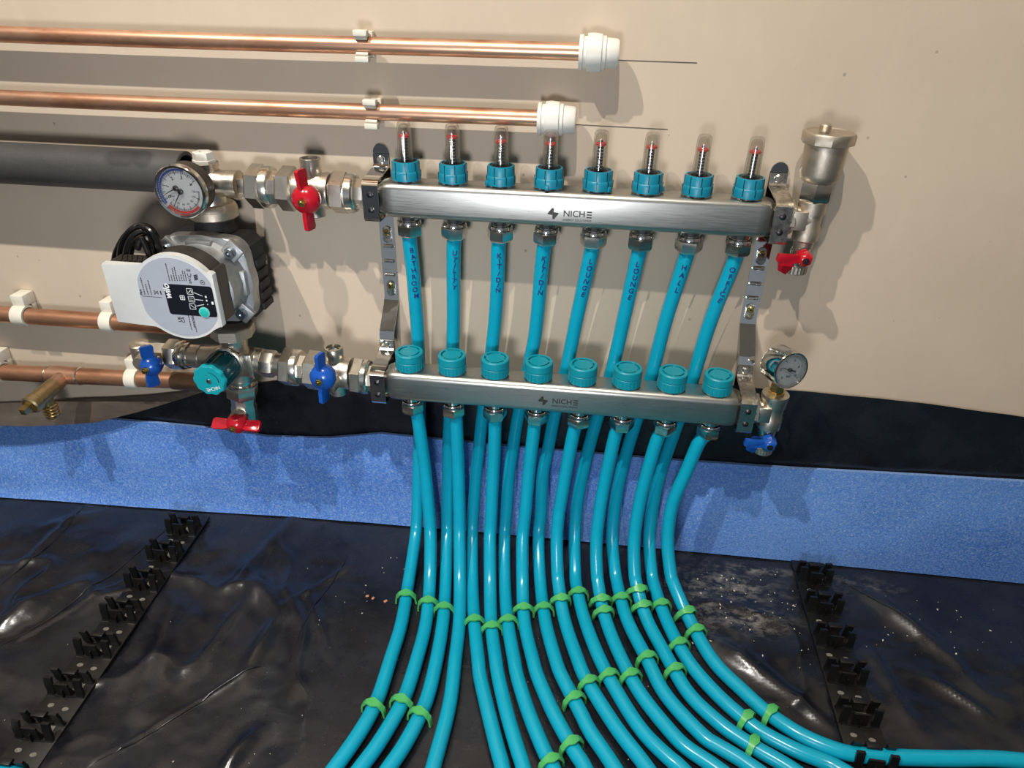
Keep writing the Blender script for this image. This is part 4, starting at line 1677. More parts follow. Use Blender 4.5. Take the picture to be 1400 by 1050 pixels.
obj('knob_lettering', bm, 'white_ink', kf, smooth=False)
bm = B()
arc_band(bm, o, X, Z, 0.0108, lambda t: 0.0112 + 0.0008 * t, 1.5, -0.1, 20)
obj('knob_arrow', bm, 'ink', kf, smooth=False)
bm = B()
loft(bm, o, -Y, [(0, 0.0030), (0.0008, 0.0028), (0.0014, 0.0014)], 16)
obj('knob_screw', bm, 'chrome', kf)

# valve at the left of the mixing valve, blue handle
bl = thing('ball_valve', 'elbow drain valve with a blue butterfly handle, leftmost of the valves', 'valve', (-0.300, YL, MZ))
c = lambda x: Vector((x, YL, MZ + 0.0005))
bm = B()
hexp(bm, c(-0.2985), c(-0.2825), 0.0185, 0.2)
obj('union_nut', bm, 'nickel', bl)
bm = B()
loft(bm, c(-0.284), X, [(0, 0.0165), (0.004, 0.0178), (0.007, 0.0178), (0.008, 0.0150), (0.011, 0.0145), (0.0115, 0.0158), (0.014, 0.0158), (0.0145, 0.0140)], 32)
obj('union_collar', bm, 'nickel_smooth', bl)
bm = B()
loft(bm, c(-0.3400), X, [(0, 0.0100), (0.0015, 0.0125), (0.012, 0.0140), (0.022, 0.0125), (0.030, 0.0138), (0.042, 0.0138)], 6, 0.5)
loft(bm, c(-0.3180), -Y, [(0, 0.0110), (0.014, 0.0100), (0.030, 0.0080)], 24)
loft(bm, c(-0.3330), Z, [(-0.012, 0.0115), (0.010, 0.0120), (0.012, 0.0105)], 20)
obj('valve_body', bm, 'nickel_dull', bl)
hb = atY(200, 505.5, -0.104)
butterfly(bl, (hb.x, -0.104, hb.z), 0.06, 'blue', L=0.027, hub=0.0125, face=0.8)
bm = B()
cyl(bm, (-0.3130, YL - 0.02, MZ), (hb.x, -0.0880, hb.z), 0.0075)
obj('spindle', bm, 'brass', bl)

# valve hanging below the mixing valve, red handle
rd = thing('ball_valve', 'nickel drain valve with a red handle hanging under the mixing valve', 'valve', (-0.215, YL, 0.19))
vx = lambda z: Vector((-0.2125 - (0.25 - z) * 0.09, YL, z))
bm = B()
loft(bm, vx(0.2590), vx(0.20) - vx(0.2590), [(0, 0.0135), (0.0005, 0.0158), (0.003, 0.0158), (0.0035, 0.0145), (0.007, 0.0145), (0.0075, 0.0178), (0.010, 0.0178)], 32)
obj('union_collar', bm, 'nickel_smooth', rd)
bm = B()
hexp(bm, vx(0.2495), vx(0.2325), 0.0192, 0.3)
obj('union_nut', bm, 'nickel', rd)
bm = B()
loft(bm, vx(0.2335), vx(0.19) - vx(0.2335), [(0, 0.0140), (0.004, 0.0150), (0.012, 0.0142), (0.016, 0.0155), (0.034, 0.0158), (0.044, 0.0150), (0.047, 0.0120)], 8, 0.2)
loft(bm, vx(0.211), -Y, [(0, 0.0110), (0.026, 0.0095)], 20)
obj('valve_body', bm, 'nickel', rd)
hb = atY(319, 585.5, -0.101)
butterfly(rd, (hb.x, -0.101, hb.z), PI / 2 - 0.02, 'red', L=0.0300, hub=0.0125, face=-0.6)

# ------------------------------------------------------------------ air vent (upper right)
VX = 0.4150
vent = thing('air_vent', 'tall nickel automatic air vent with hexagonal lid, right of the upper bar', 'air vent', (VX, YU, 0.42))
za = ZUT - BH / 2
c = lambda z: Vector((VX, YU, z))
bm = B()
loft(bm, c(0.5000), -Z, [(0, 0.0128), (0.0008, 0.0138), (0.0125, 0.0138), (0.0130, 0.0120), (0.026, 0.0118), (0.0275, 0.0128), (0.040, 0.0130), (0.042, 0.0105), (0.049, 0.0095)], 28)
loft(bm, c(za + 0.001), -X, [(0.0, 0.0120), (0.017, 0.0115), (0.0185, 0.0125)], 24)
box(bm, (VX - 0.0125, YU - 0.0115, za + 0.001), (0.014, 0.006, 0.019), None, 0.001)
obj('tee_body', bm, 'nickel_dull', vent)
bm = B()
hexp(bm, (VX - 0.0255, YU, za + 0.001), (VX - 0.0160, YU, za + 0.001), 0.0172, 0.3)
obj('lock_nut', bm, 'nickel_dull', vent)
bm = B()
loft(bm, (VX - 0.0285, YU, za), X, [(0, 0.0150), (0.003, 0.0150)], 28)
obj('gasket', bm, 'gasket', vent)['label'] = 'red fibre gasket'
bm = B()
hexp(bm, c(0.4995), c(0.5185), 0.0160, 0.25)
obj('hexagon', bm, 'nickel_smooth', vent)
bm = B()
loft(bm, c(0.5180), Z, [(0, 0.0140), (0.001, 0.0155), (0.004, 0.0182), (0.008, 0.0190), (0.036, 0.0200), (0.038, 0.0195)], 36)
obj('float_chamber', bm, 'nickel_dull', vent)
bm = B()
loft(bm, c(0.5535), Z, [(0, 0.0210), (0.0015, 0.0246), (0.0095, 0.0250), (0.0115, 0.0240), (0.0120, 0.0215), (0.0112, 0.0205)], 10, 0.2)
obj('lid', bm, 'nickel_dull', vent)
bm = B()
p = Vector((VX - 0.006, YU - 0.004, 0.5640))
loft(bm, p, Z, [(0, 0.0036), (0.002, 0.0034), (0.0022, 0.0052), (0.0065, 0.0054), (0.0075, 0.0060), (0.0090, 0.0048), (0.0100, 0.0015)], 20)
obj('bleed_screw', bm, 'nickel', vent)


def drain_lever(root, p, mat, body, zs):
    """small drain tap below a tee: ribbed cap and a lever handle on a stub"""
    p = Vector(p)
    bm = B()
    loft(bm, Vector((p.x, body.y, zs)), -Z, [(0, 0.0090), (0.004, 0.0098), (0.018, 0.0098), (0.020, 0.0085)], 24)
    loft(bm, (p.x, body.y, zs - 0.011), -Y, [(0, 0.0070), (0.017, 0.0065)], 18)
    tap = obj('drain_tap', bm, 'chrome_dusty', root)
    bm = B()
    prof = [(0.0195, 0.0100), (0.0200, 0.0112), (0.0275, 0.0112), (0.0285, 0.0100), (0.0285, 0.0075)]
    loft(bm, Vector((p.x, body.y, zs)), -Z, prof, 48, mul=lambda i: 1.0 if i % 2 else 0.955)
    obj('hose_cap', bm, 'nickel_dull', tap)
    bm = B()
    loft(bm, p + Y * 0.014, -Y, [(0, 0.0090), (0.010, 0.0082), (0.013, 0.0062), (0.014, 0.0045)], 6, 0.4)
    poly = [(0.002, -0.0044), (-0.012, -0.0040), (-0.024, -0.0052), (-0.0275, -0.0030), (-0.0265, 0.0042), (-0.012, 0.0036), (0.002, 0.0056)]
    prism(bm, poly, p + Y * 0.009, X, Z, -Y, 0.0055, 0.0008)
    poly = [(-0.004, 0.0), (-0.015, 0.0), (-0.022, -0.008), (-0.020, -0.018), (-0.012, -0.022), (-0.006, -0.014)]
    prism(bm, poly, p + Y * 0.018, X, Z, Y, 0.004, 0.0008)
    h = obj('lever', bm, mat, root)
    bm = B()
    loft(bm, p, -Y, [(0, 0.0034), (0.0008, 0.0032), (0.0009, 0.0014)], 14)
    obj('lever_screw', bm, 'rivet', h)


hb = atY(1102, 357.5, -0.058)
drain_lever(vent, (hb.x, -0.058, hb.z), 'red', Vector((VX, YU, 0)), 0.4515)

# ------------------------------------------------------------------ pressure gauge fitting (lower right)
pg = thing('pressure_gauge', 'small chrome pressure gauge on a tee with a blue tap, right of the lower bar', 'gauge', (VX, YL, 0.22))
za = ZLT - BH / 2 - 0.0005
c = lambda z: Vector((VX - 0.0008, YL, z))
bm = B()
loft(bm, c(0.2935), -Z, [(0, 0.0115), (0.0008, 0.0146), (0.0040, 0.0150), (0.016, 0.0138), (0.017, 0.0126), (0.029, 0.0126), (0.031, 0.0138), (0.044, 0.0134), (0.046, 0.0105), (0.052, 0.0098)], 28)
loft(bm, c(za), -X, [(0.0, 0.0120), (0.014, 0.0115), (0.0175, 0.0125)], 24)
box(bm, (VX - 0.0115, YL - 0.0115, za), (0.014, 0.006, 0.019), None, 0.001)
obj('tee_body', bm, 'nickel', pg)
bm = B()
hexp(bm, (VX - 0.0265, YL, za), (VX - 0.0165, YL, za), 0.0180, 0.3)
obj('lock_nut', bm, 'nickel', pg)
bm = B()
loft(bm, c(0.2925), Z, [(0, 0.0095), (0.004, 0.0098), (0.0045, 0.0080), (0.016, 0.0072)], 6, 0.3)
obj('brass_stem', bm, 'brass', pg)
GC = Vector((0.4150, -0.0775, 0.3275))
ge = dial_gauge(pg, GC, 0.0212, 0.027, False)
gc = GC + Y * 0.014 - WO[pg]
ge.matrix_local = Matrix.Translation(gc) @ Matrix.Rotation(math.radians(24), 4, 'Z') @ Matrix.Rotation(math.radians(-6), 4, 'X') @ Matrix.Translation(-gc)
hb = atY(1053, 612, -0.089)
drain_lever(pg, (hb.x, -0.089, hb.z), 'blue', Vector((VX, YL, 0)), 0.2425)


# ------------------------------------------------------------------ teal heating pipes
R_P = 0.0080
ZF = 0.0088


def profile(kind):
    if kind == 'U':
        top = [(YU, 0.470), (YU, 0.43), (-0.0300, 0.38), (-0.0262, 0.32), (-0.0255, 0.27), (-0.0262, 0.22)]
        b = [(-0.0262, 0.22), (-0.029, 0.08), (-0.050, ZF), (-0.135, ZF)]
    else:
        top = [(YL, 0.262), (YL, 0.225), (-0.0640, 0.20)]
        b = [(-0.0640, 0.20), (-0.066, 0.085), (-0.085, ZF), (-0.170, ZF)]
    P = [Vector(p) for p in catmull([(a, 0, z) for a, z in top], 8)]
    pts = [(p.x, p.z) for p in P]
    for k in range(1, 61):
        t = k / 60
        q = [(1 - t) ** 3, 3 * t * (1 - t) ** 2, 3 * t * t * (1 - t), t ** 3]
        pts.append((sum(w_ * p[0] for w_, p in zip(q, b)), sum(w_ * p[1] for w_, p in zip(q, b))))
    for k in range(1, 40):
        pts.append((b[-1][0] - k * 0.02, ZF))
    return pts


PROF = {k: profile(k) for k in 'UL'}


def on_profile(px, py, kind):
    pts = PROF[kind]
    d = ray(px, py)
    prev = None
    for y, z in pts:
        s = (y - CAM[1]) / d[1] if d[1] > 1e-6 else -1
        zr = CAM[2] + d[2] * s
        gq = zr - z
        if prev and prev[0] < 0 <= gq:
            t = prev[0] / (prev[0] - gq)
            yy, zz = prev[1] + (y - prev[1]) * t, prev[2] + (z - prev[2]) * t
            s = (yy - CAM[1]) / d[1]
            return Vector((CAM[0] + d[0] * s, yy, zz))
        prev = (gq, y, z)
    return atZ(px, py, ZF)


ROUTES = {
    'A': [(560, 328), (564.8, 371), (568, 413), (571.4, 461), (573.8, 571), (572.4, 634), (570.2, 705), (567.7, 737), (557.9, 800), (549, 853), (534.3, 900), (518.6, 950), (501.4, 985.7), (478.6, 1021), (458.6, 1048.6)],
    'B': [(569.4, 560), (577.7, 615), (582, 650), (587.1, 705), (588.7, 737), (587.5, 800), (582.4, 853), (570.3, 900), (554.6, 950), (536.4, 985.7), (514.3, 1021), (493.6, 1048.6)],
    'C': [(620.4, 335), (620, 371), (619.8, 461), (613.9, 587), (612.6, 634), (611.5, 705), (610.9, 737), (609.5, 800), (605.4, 853), (597.4, 900), (585.7, 950), (570.7, 985.7), (551.4, 1021), (532.4, 1048.6)],
    'D': [(623.3, 566.7), (625.6, 615), (627, 650), (628.2, 705), (628.3, 737), (628.9, 800), (628, 853), (622.6, 900), (617.1, 950), (609.6, 985.7), (600, 1021), (592.4, 1048.6)],
    'E': [(681.3, 337), (680, 394), (673.7, 470), (660.7, 559), (655, 612), (650.8, 650), (646.9, 705), (645.6, 737), (646.2, 800), (648.7, 853), (654, 903), (656.4, 925.7), (667.9, 975), (681.4, 1028.6), (686.7, 1048.6)],
    'F': [(677, 571), (676, 615), (674, 650), (671.7, 705), (669.8, 737), (670.1, 800), (671.5, 853), (677.9, 903), (681.4, 925.7), (692.9, 975), (708.9, 1028.6), (715.3, 1048.6)],
    'G': [(743, 342), (733.8, 440), (727.8, 479), (710, 559), (701, 615), (695.9, 650), (692.1, 705), (689.6, 737), (690.4, 800), (694.3, 853), (703.1, 903), (707.4, 925.7), (722.9, 975), (745, 1028.6), (755.7, 1048.6)],
    'H': [(731.7, 576), (726.7, 615), (722.7, 650), (717.9, 705), (714.3, 737), (714.4, 800), (717.1, 853), (728.9, 903), (735.4, 925.7), (756.7, 975), (786.4, 1028.6), (799.3, 1048.6)],
    'I': [(808, 347), (787.6, 440), (775.4, 500), (759, 564), (749.3, 614), (741.9, 650), (739.6, 705), (736.1, 737), (739.1, 800), (746.2, 853), (760, 903), (768.6, 925.7), (794.3, 975), (806.5, 1000), (840.7, 1050)],
    'J': [(786.8, 581), (776.8, 629), (766.4, 688.6), (763.6, 705.7), (761.2, 737), (762, 778), (763.9, 800), (771.4, 847), (790.3, 903), (799.6, 925.7), (813.6, 950), (846, 1000), (885, 1050)],
    'K': [(872, 352), (851.9, 440), (837, 506), (817, 570), (799.8, 633), (789.2, 688.6), (785.6, 737), (786.5, 778), (787.9, 800), (798.9, 847), (820.7, 903), (845.7, 950), (878, 1000), (914, 1035.7), (931, 1050)],
    'L': [(843.4, 586), (830, 644), (821.3, 688.6), (815.4, 737), (815.9, 778), (818.1, 800), (827.7, 847), (850.7, 903), (876.4, 950), (916.4, 1000), (940.7, 1024), (980, 1050)],
    'M': [(936, 358), (909.5, 440), (891.5, 511), (870, 575), (851.4, 636.6), (841.2, 688.6), (837.1, 737), (840.6, 778), (844.5, 800), (856.8, 847), (885.7, 903), (909.3, 950), (958.6, 1004), (980, 1019), (1008.6, 1035.7), (1030, 1050)],
    'N': [(900, 596), (885.4, 644), (874, 688.6), (867.1, 737), (867.3, 778), (870.4, 800), (884.2, 847), (914.6, 903), (942.4, 950), (985, 990), (1008.6, 1007), (1040, 1027), (1080, 1050)],
    'O': [(1002, 363), (970.8, 440), (948, 515), (924.8, 582.7), (903.4, 644), (893, 688.6), (887.7, 737), (890.4, 778), (894.3, 800), (910.5, 847), (940, 903), (980.5, 950), (1015.7, 981.4), (1044, 1002.9), (1094, 1028.6), (1137, 1045)],
    'P': [(956.3, 603), (938.7, 644), (919.2, 688.6), (912.7, 737), (916.3, 778), (921.5, 800), (942.7, 847), (974, 903), (1015.7, 944.3), (1047, 972.9), (1091.4, 1002.9), (1134, 1022), (1180, 1033), (1300, 1037.5), (1400, 1040)],
}
WORDS = {0: 'BATHROOM', 1: 'UTILITY', 2: 'KIT/DIN', 3: 'KIT/DIN', 4: 'LOUNGE', 5: 'LOUNGE', 6: 'HALL', 7: 'OFFICE'}
ORD = ['first', 'second', 'third', 'fourth', 'fifth', 'sixth', 'seventh', 'eighth', 'ninth', 'tenth', 'eleventh', 'twelfth', 'thirteenth', 'fourteenth', 'fifteenth', 'sixteenth']
PATHS = {}
# beyond the frame the right-hand pipes run on across the rail, row by row
TAILS = {'P': [(0.90, -0.283, 0.0100), (1.30, -0.283, ZF), (1.90, -0.283, ZF)],
         'O': [(0.502, -0.327, 0.0125), (0.525, -0.3480, 0.0138), (0.56, -0.3510, 0.0138), (0.66, -0.350, ZF), (0.80, -0.350, ZF), (1.30, -0.350, ZF), (1.90, -0.350, ZF)],
         'N': [(0.468, -0.343, ZF), (0.495, -0.374, ZF), (0.532, -0.398, ZF), (0.60, -0.405, ZF), (0.80, -0.404, ZF), (1.30, -0.404, ZF), (1.90, -0.404, ZF)],
         'M': [(0.430, -0.346, ZF), (0.465, -0.384, ZF), (0.512, -0.426, ZF), (0.58, -0.452, ZF), (0.70, -0.460, ZF), (0.90, -0.460, ZF), (1.90, -0.460, ZF)],
         'L': [(0.395, -0.354, ZF), (0.430, -0.397, ZF), (0.477, -0.447, ZF), (0.545, -0.490, ZF), (0.66, -0.512, ZF), (0.90, -0.515, ZF), (1.90, -0.515, ZF)],
         'K': [(0.358, -0.367, ZF), (0.393, -0.417, ZF), (0.437, -0.476, ZF), (0.50, -0.532, ZF), (0.61, -0.568, ZF), (0.80, -0.575, ZF), (1.90, -0.575, ZF)],
         'J': [(0.325, -0.386, ZF), (0.360, -0.447, ZF), (0.400, -0.522, ZF), (0.445, -0.605, ZF), (0.490, -0.710, ZF), (0.52, -0.93, ZF)],
         'I': [(0.290, -0.392, ZF), (0.322, -0.457, ZF), (0.356, -0.540, ZF), (0.388, -0.640, ZF), (0.412, -0.780, ZF), (0.42, -0.96, ZF)],
         'H': [(0.257, -0.395, ZF), (0.284, -0.461, ZF), (0.310, -0.550, ZF), (0.332, -0.660, ZF), (0.345, -0.800, ZF), (0.35, -0.98, ZF)],
         'G': [(0.222, -0.402, ZF), (0.243, -0.472, ZF), (0.261, -0.562, ZF), (0.274, -0.680, ZF), (0.279, -0.820, ZF), (0.281, -0.98, ZF)],
         'F': [(0.187, -0.402, ZF), (0.200, -0.482, ZF), (0.209, -0.600, ZF), (0.212, -0.750, ZF), (0.213, -0.97, ZF)],
         'E': [(0.163, -0.402, ZF), (0.170, -0.482, ZF), (0.173, -0.600, ZF), (0.174, -0.750, ZF), (0.174, -0.97, ZF)]}
for i, k in enumerate('ABCDEFGHIJKLMNOP'):
    kind = 'U' if i % 2 == 0 else 'L'
    port = i // 2
    pts = [on_profile(a, b, kind) for a, b in ROUTES[k]]
    if k == 'P':      # this one lies in the clips of the right rail
        pts = [q if a < 1040 else atZ(a, b, ZF + 0.0052 * min(1.0, (a - 1040) / 70)) for q, (a, b) in zip(pts, ROUTES[k])]
    if kind == 'U':
        head = [Vector((0.05 * port, YU, z)) for z in (0.4560, 0.4420)]
    else:
        head = [Vector((0.05 * port, YL, z)) for z in (0.2470, 0.2330)]
    d = (pts[-1] - pts[-2]).normalized()
    tail = []
    cur, dv = pts[-1].copy(), d.copy()
    for s in range(16):
        cur = cur + dv * 0.035
        cur.z = pts[-1].z
        tail.append(cur.copy())
    tail = [Vector(q) for q in TAILS[k]] if k in TAILS else tail
    ctrl_pts = head + pts + tail
    P = catmull(ctrl_pts, 6)
    # gentle smoothing of reading errors
    for _ in range(3):
        P = [P[0]] + [(a + b * 2 + c_) / 4 for a, b, c_ in zip(P, P[1:], P[2:])] + [P[-1]]
    PATHS[k] = P
    if kind == 'U':
        lab = 'teal heating pipe hand-marked %s, from the %s upper port from left' % (WORDS[port], ORD[port])
    else:
        lab = 'teal heating pipe from the %s lower port, %s floor pipe from left' % (ORD[port], ORD[i])
    t = thing('heating_pipe', lab, 'pipe', P[0], 'teal heating pipes from the manifolds')
    bm = B()
    tube(bm, P, R_P, 18)
    obj('tube', bm, 'teal_pipe', t, P[0], sharp=80)
    if kind == 'U':
        bm = B()
        word = WORDS[port]
        z = 0.4280
        step = 0.0078 if len(word) > 5 else 0.0088
        for j, ch in enumerate(word):
            z -= step * (0.6 if ch == 'I' else 1.0) * 0.5
            # pipe centre at this height
            for p0_, p1_ in zip(P, P[1:]):
                if p0_.z >= z >= p1_.z:
                    break
            ax_ = (p0_ - p1_).normalized()
            c_ = p1_.lerp(p0_, (z - p1_.z) / max(1e-6, p0_.z - p1_.z))
            toc = Vector((CAM[0] - c_.x, CAM[1] - c_.y, 0)).normalized()
            rot = math.radians((10 if port == 0 else -6) + random.uniform(-14, 14))
            nrm = (toc - ax_ * toc.dot(ax_)).normalized()
            sx = ax_.cross(nrm) * -1
            if sx.dot(X) < 0:
                sx = -sx
            off = 0.12 + (0.12 if port == 0 else 0.05) * math.sin(j)
            nrm2 = (nrm * math.cos(off) + sx * math.sin(off)).normalized()
            sx2 = (sx * math.cos(off) - nrm * math.sin(off)).normalized()
            u_ = (sx2 * math.cos(rot) + ax_ * math.sin(rot)).normalized()
            v_ = (ax_ * math.cos(rot) - sx2 * math.sin(rot)).normalized()
            cc = c_
            add_text(bm, ch, 0.0080, cc + nrm2 * (R_P + 0.00035), u_, v_, 'CENTER', 0.022, R_P + 0.00035, nrm2)
            z -= step * (0.6 if ch == 'I' else 1.0) * 0.5
        obj('handwriting', bm, 'pen', t, P[0], smooth=False)

# another loop of pipe cutting the lower left corner
P = catmull([Vector(q) for q in ((-1.85, -0.4150, 0.0100), (-0.90, -0.4150, 0.0100), (-0.50, -0.4150, 0.0140), (-0.42, -0.4195, 0.0140), (-0.365, -0.4232, 0.0140), (-0.327, -0.4262, 0.0140), (-0.29, -0.4330, 0.0140), (-0.262, -0.4560, 0.0110), (-0.252, -0.500, 0.0088), (-0.250, -0.65, 0.0088), (-0.250, -0.95, 0.0088))], 8)
t = thing('heating_pipe', 'short stretch of teal pipe in the lower left corner of the photo', 'pipe', P[0], 'teal heating pipes from the manifolds')
bm = B()
tube(bm, P, R_P, 18)
obj('tube', bm, 'teal_pipe', t, P[0], sharp=80)

# ------------------------------------------------------------------ green staples
STAPLES = [('A', 553, 810, 0), ('B', 585, 822, 0), ('C', 606, 832, 0), ('E', 648.5, 846, 0), ('F', 673, 854, 0), ('G', 694, 846, 0), ('H', 715.7, 824, 0),
           ('I', 742.8, 826, 0), ('J', 768, 815, 0), ('K', 792, 806, 0), ('L', 823, 816, 0), ('L', 826, 829, 1), ('M', 851, 816, 0), ('N', 872.5, 801.5, 0),
           ('N', 879, 819, 1), ('O', 905, 824.5, 0), ('P', 936.5, 830, 0), ('P', 955, 863, 1), ('O', 929, 875.5, 1), ('N', 930.5, 913, 2), ('M', 887, 898.5, 1),
           ('L', 865.5, 921, 2), ('K', 835, 920.5, 1), ('J', 806.5, 929, 1), ('I', 783.5, 947, 1), ('H', 781, 1013, 1), ('G', 755, 1040, 1),
           ('A', 511, 964, 1), ('B', 548, 953, 1), ('C', 576, 974, 1), ('P', 1053.5, 977, 2), ('O', 1021, 984, 2), ('N', 1027, 1017, 3)]
cnt = {}
for s in STAPLES:
    cnt[s[0]] = cnt.get(s[0], 0) + 1


def staple(c, tdir, drop, label):
    """staple over a pipe: c pipe centre, tdir pipe direction, drop = centre height above the floor"""
    tdir = Vector((tdir.x, tdir.y, tdir.z)).normalized()
    a = Vector((tdir.y, -tdir.x, 0)).normalized()
    if a.x < 0:
        a = -a
    upv = a.cross(tdir).normalized()
    if upv.z < 0:
        upv = -upv
    poly, wds = [], []
    r = R_P + 0.0004
    legz = -drop + 0.0005
    poly += [(-0.0118, legz, 0.0026), (-0.0112, -0.001, 0.0028), (-0.0104, 0.0036, 0.0030)]
    for k in range(1, 12):
        q = PI * (1 - k / 12)
        x_, z_ = r * math.copysign(abs(math.cos(q)) ** 0.85, math.cos(q)) * 1.14, r * math.sin(q) ** 0.8
        rr_ = 1.0 + 0.05 * math.cos(4 * q)
        wave = 0.0009 * math.cos((q - PI / 2) * 5) * math.exp(-((q - PI / 2) / 0.9) ** 2)
        wd = 0.0030 + 0.0024 * math.exp(-((q - PI / 2) / 0.32) ** 2)
        poly.append((x_, z_ + 0.0012 - 0.0 * wave + abs(wave) * 0.6, wd))
    poly += [(0.0104, 0.0036, 0.0030), (0.0112, -0.001, 0.0028), (0.0118, legz, 0.0026)]
    bm = B()
    th = 0.0021
    rows = []
    for i, (x_, z_, wd) in enumerate(poly):
        p0 = poly[max(0, i - 1)]
        p1 = poly[min(len(poly) - 1, i + 1)]
        tx_, tz_ = p1[0] - p0[0], p1[1] - p0[1]
        L_ = math.hypot(tx_, tz_)
        nx_, nz_ = -tz_ / L_, tx_ / L_
        base = c + a * x_ + upv * z_
        nn = a * nx_ + upv * nz_
        rows.append([bm.verts.new(base + tdir * (s1 * wd) + nn * (h * th)) for s1, h in ((-1, 0), (1, 0), (1, 1), (-1, 1))])
    for A, C in zip(rows, rows[1:]):
        for k in range(4):
            bm.faces.new((A[k], A[(k + 1) % 4], C[(k + 1) % 4], C[k]))
    bm.faces.new(rows[0]); bm.faces.new(rows[-1][::-1])
    bmesh.ops.recalc_face_normals(bm, faces=bm.faces)
    top = c + upv * (r + th + 0.0012)
    box(bm, top, (0.0012, 0.0040, 0.0012), Matrix((a, tdir, upv)).transposed(), 0.0003)
    return obj('pipe_staple', bm, 'green', org=c, sharp=50)


pos_word = {1: [''], 2: ['farther', 'nearer'], 3: ['farthest', 'middle', 'nearest'], 4: ['farthest', 'second farthest', 'second nearest', 'nearest']}
for k, a, b, j in STAPLES:
    P = PATHS[k]
    best, bi = 1e9, 0
    for i in range(len(P) - 1):
        if P[i].z > 0.1:
            continue
        q = P[i] + Z * 0.0095
        u_, v_ = to_px(q)
        dd_ = (u_ - a) ** 2 + (v_ - b) ** 2
        if dd_ < best:
            best, bi = dd_, i
    c_ = P[bi]
    td = P[min(bi + 1, len(P) - 1)] - P[bi - 1]
    o = ORD['ABCDEFGHIJKLMNOP'.index(k)]
    word = pos_word[cnt[k]][j]
    if word:
        lab = 'green staple over the %s teal floor pipe from left, the %s one' % (o, word)
    else:
        lab = 'green staple, only one over the %s teal floor pipe from left' % o
    st = staple(c_, td, c_.z + 0.0005, lab)
    tag(st, lab, 'staple', 'green staples holding the floor pipes')


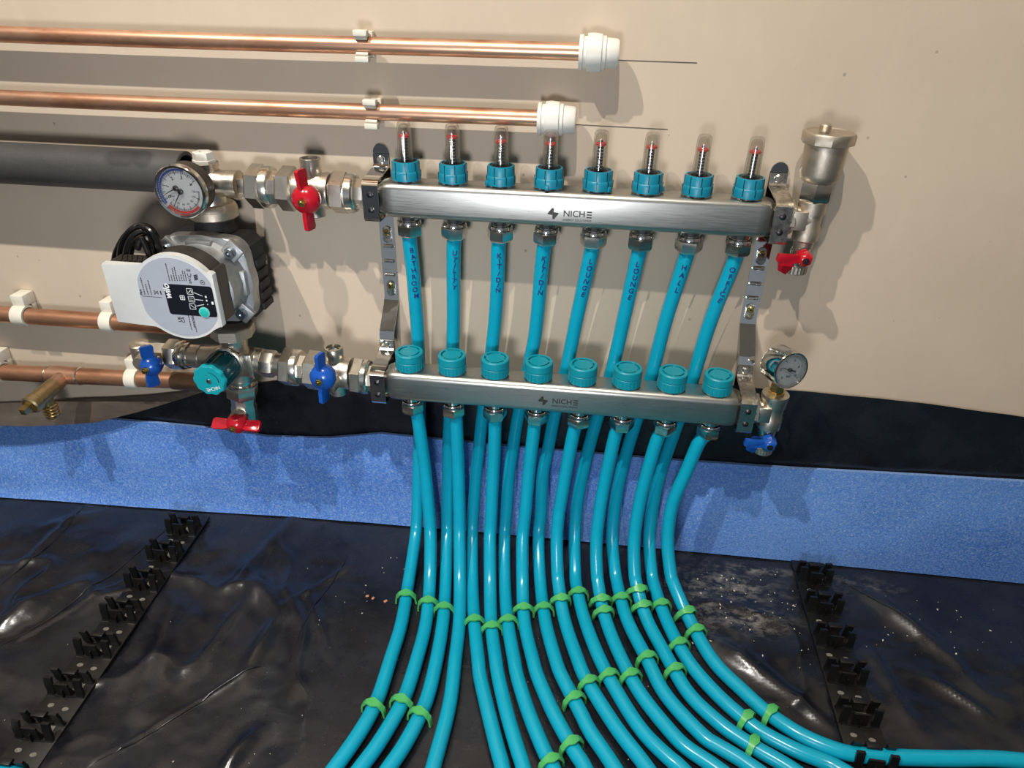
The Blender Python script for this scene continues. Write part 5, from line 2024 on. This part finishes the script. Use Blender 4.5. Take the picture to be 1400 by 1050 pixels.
# ------------------------------------------------------------------ black clip rails on the floor
def rail(x0, y0, ang, n, pitch, label, start=-0.022, wd=0.044):
    u = Vector((math.cos(ang), -math.sin(ang), 0))          # across the rail
    v = Vector((-math.sin(ang), -math.cos(ang), 0))         # along the rail, towards the camera
    rot = Matrix((u, -v, Z)).transposed()
    o0 = Vector((x0, y0, 0.0))
    t = thing('clip_rail', label, 'pipe rail', o0)
    L = n * pitch + 0.01
    zf = 0.0016
    bm = B()
    box(bm, o0 + v * (start + L / 2) + Z * (zf + 0.0016), (wd, L, 0.0032), rot, 0.0004)
    for k in range(n):
        c = o0 + v * (k * pitch)
        box(bm, c - v * 0.0005 + Z * (zf + 0.0035), (wd * 0.9, 0.004, 0.0016), rot)
        box(bm, c + v * 0.0185 + Z * (zf + 0.0035), (wd * 0.9, 0.004, 0.0016), rot)
    obj('base_strip', bm, 'rail', t)
    for k in range(n):          # openings that show the dusty film below
        c = o0 + v * (k * pitch) + Z * (zf + 0.0032)
        ov = [(0.0036 * math.cos(q), 0.0024 * math.sin(q)) for q in [2 * PI * j / 14 for j in range(14)]]
        for s_, e_ in ((-1, 0.031), (1, 0.034)):
            bm = B()
            prism(bm, ov, c + u * (s_ * 0.009) + v * e_, u, v, Z, 0.0003)
            obj('hole', bm, 'dust', t)
        bm = B()
        pl = [(-0.003, 0.003), (0.0085, 0.0025), (0.0095, 0.0100), (0.004, 0.0125), (-0.001, 0.0105)]
        prism(bm, pl, c + u * 0.003, u, v, Z, 0.0003)
        obj('hole', bm, 'dust', t)

    def prong(kind, c):
        bm = B()
        if kind == 'tab':        # straight tab with a hooked head
            box(bm, c + Z * 0.0125, (0.0135, 0.0022, 0.019), rot)
            box(bm, c + v * 0.0030 + Z * 0.0222, (0.0150, 0.0072, 0.0036), rot, 0.0008)
            for s in (-1, 1):
                box(bm, c + u * (s * 0.0075) - v * 0.0016 + Z * 0.009, (0.0018, 0.0050, 0.013), rot)
        elif kind == 'wide':     # wider ribbed plate
            box(bm, c + Z * 0.0125, (0.0155, 0.0022, 0.0195), rot)
            box(bm, c + v * 0.0018 + Z * 0.008, (0.0014, 0.0030, 0.012), rot)
            prism(bm, [(0.0, 0.003), (0.0, 0.020), (0.0045, 0.003)], c + u * 0.0070, -v, Z, u, 0.0016)
        else:                    # curved horn gripping the pipe
            poly = []
            sgn = 1 if kind == 'back' else -1
            inner = [(0.0005 + 0.0030 * math.sin(q), 0.0032 + 0.0095 * (1 - math.cos(q))) for q in [PI * 0.62 * k / 7 for k in range(8)]]
            top = inner[-1]
            outer = [(top[0] + 0.0022, top[1] + 0.0105)]
            back = [(top[0] - 0.0008, top[1] + 0.0108)] + [(a_ - 0.0030, b_) for a_, b_ in inner[::-1]]
            pts = [(sgn * -a_, b_) for a_, b_ in inner + outer + back]
            prism(bm, pts, c - u * 0.0042, v * -1, Z, u, 0.0084)
        return obj('prong', bm, 'rail', t, c)

    for k in range(n):
        c = o0 + v * (k * pitch) + Z * zf
        items = [('back', c - u * 0.0165), ('tab', c), ('back', c + u * 0.0165),
                 ('front', c - u * 0.0165 + v * 0.0185), ('wide', c - u * 0.001 + v * 0.0185), ('front', c + u * 0.0160 + v * 0.0185)]
        if k == 0:
            protos = [prong(kd, cc) for kd, cc in items]
            if label:
                first = c.copy()
        else:
            for pr in protos:
                dup_part(pr, t, c - first)
    return t


rail(-0.3375, -0.0634, -0.0293, 8, 0.0507, 'long black clip rail on the floor at the left, no pipe in its clips')
rail(0.5245, -0.0366, 0.0149, 7, 0.0507, 'black clip rail on the floor at the right, teal pipe across its near end')

# ------------------------------------------------------------------ debris
for j, (a, b, s, rz, lab) in enumerate(((502, 814, 0.0042, 0.4, 'tan chip on the black sheet, leftmost of three'), (510, 817, 0.0040, 1.2, 'tan chip on the black sheet, middle of three'), (527, 821, 0.0046, 0.8, 'tan chip on the black sheet, nearest the staple'))):
    p = atZ(a, b, 0.001)
    p.z = max(ground(p.x, p.y), -0.002) + 0.0015
    bm = B()
    box(bm, p, (s, s * 0.7, 0.0014), Matrix.Rotation(rz, 3, 'Z'), 0.0003)
    tag(obj('debris_chip', bm, 'chip', org=p), lab, 'debris', 'tan chips on the sheet')
rnd = random.Random(5)
bm = B()
for k in range(170):
    reg = rnd.random()
    if reg < 0.35:
        a, b = rnd.uniform(940, 1090), rnd.uniform(775, 880)
    elif reg < 0.6:
        a, b = rnd.uniform(1090, 1400), rnd.uniform(800, 920)
    elif reg < 0.8:
        a, b = rnd.uniform(420, 700), rnd.uniform(740, 860)
    else:
        a, b = rnd.uniform(0, 1200), rnd.uniform(760, 1050)
    p = atZ(a, b, 0.0)
    if p.y > -0.02:
        continue
    s = rnd.choice((0.0004, 0.0005, 0.0006, 0.0008, 0.0012))
    p.z = ground(p.x, p.y) + s * 0.4
    bmesh.ops.create_icosphere(bm, subdivisions=1, radius=s, matrix=Matrix.Translation(p) @ Matrix.Rotation(rnd.random() * 6, 4, 'Z') @ Matrix.Diagonal((1.4, 0.8, 0.7, 1)))
o = obj('plaster_crumbs', bm, 'crumb')
o['kind'] = 'stuff'
tag(o, 'scattered white plaster crumbs on the black sheet', 'debris')
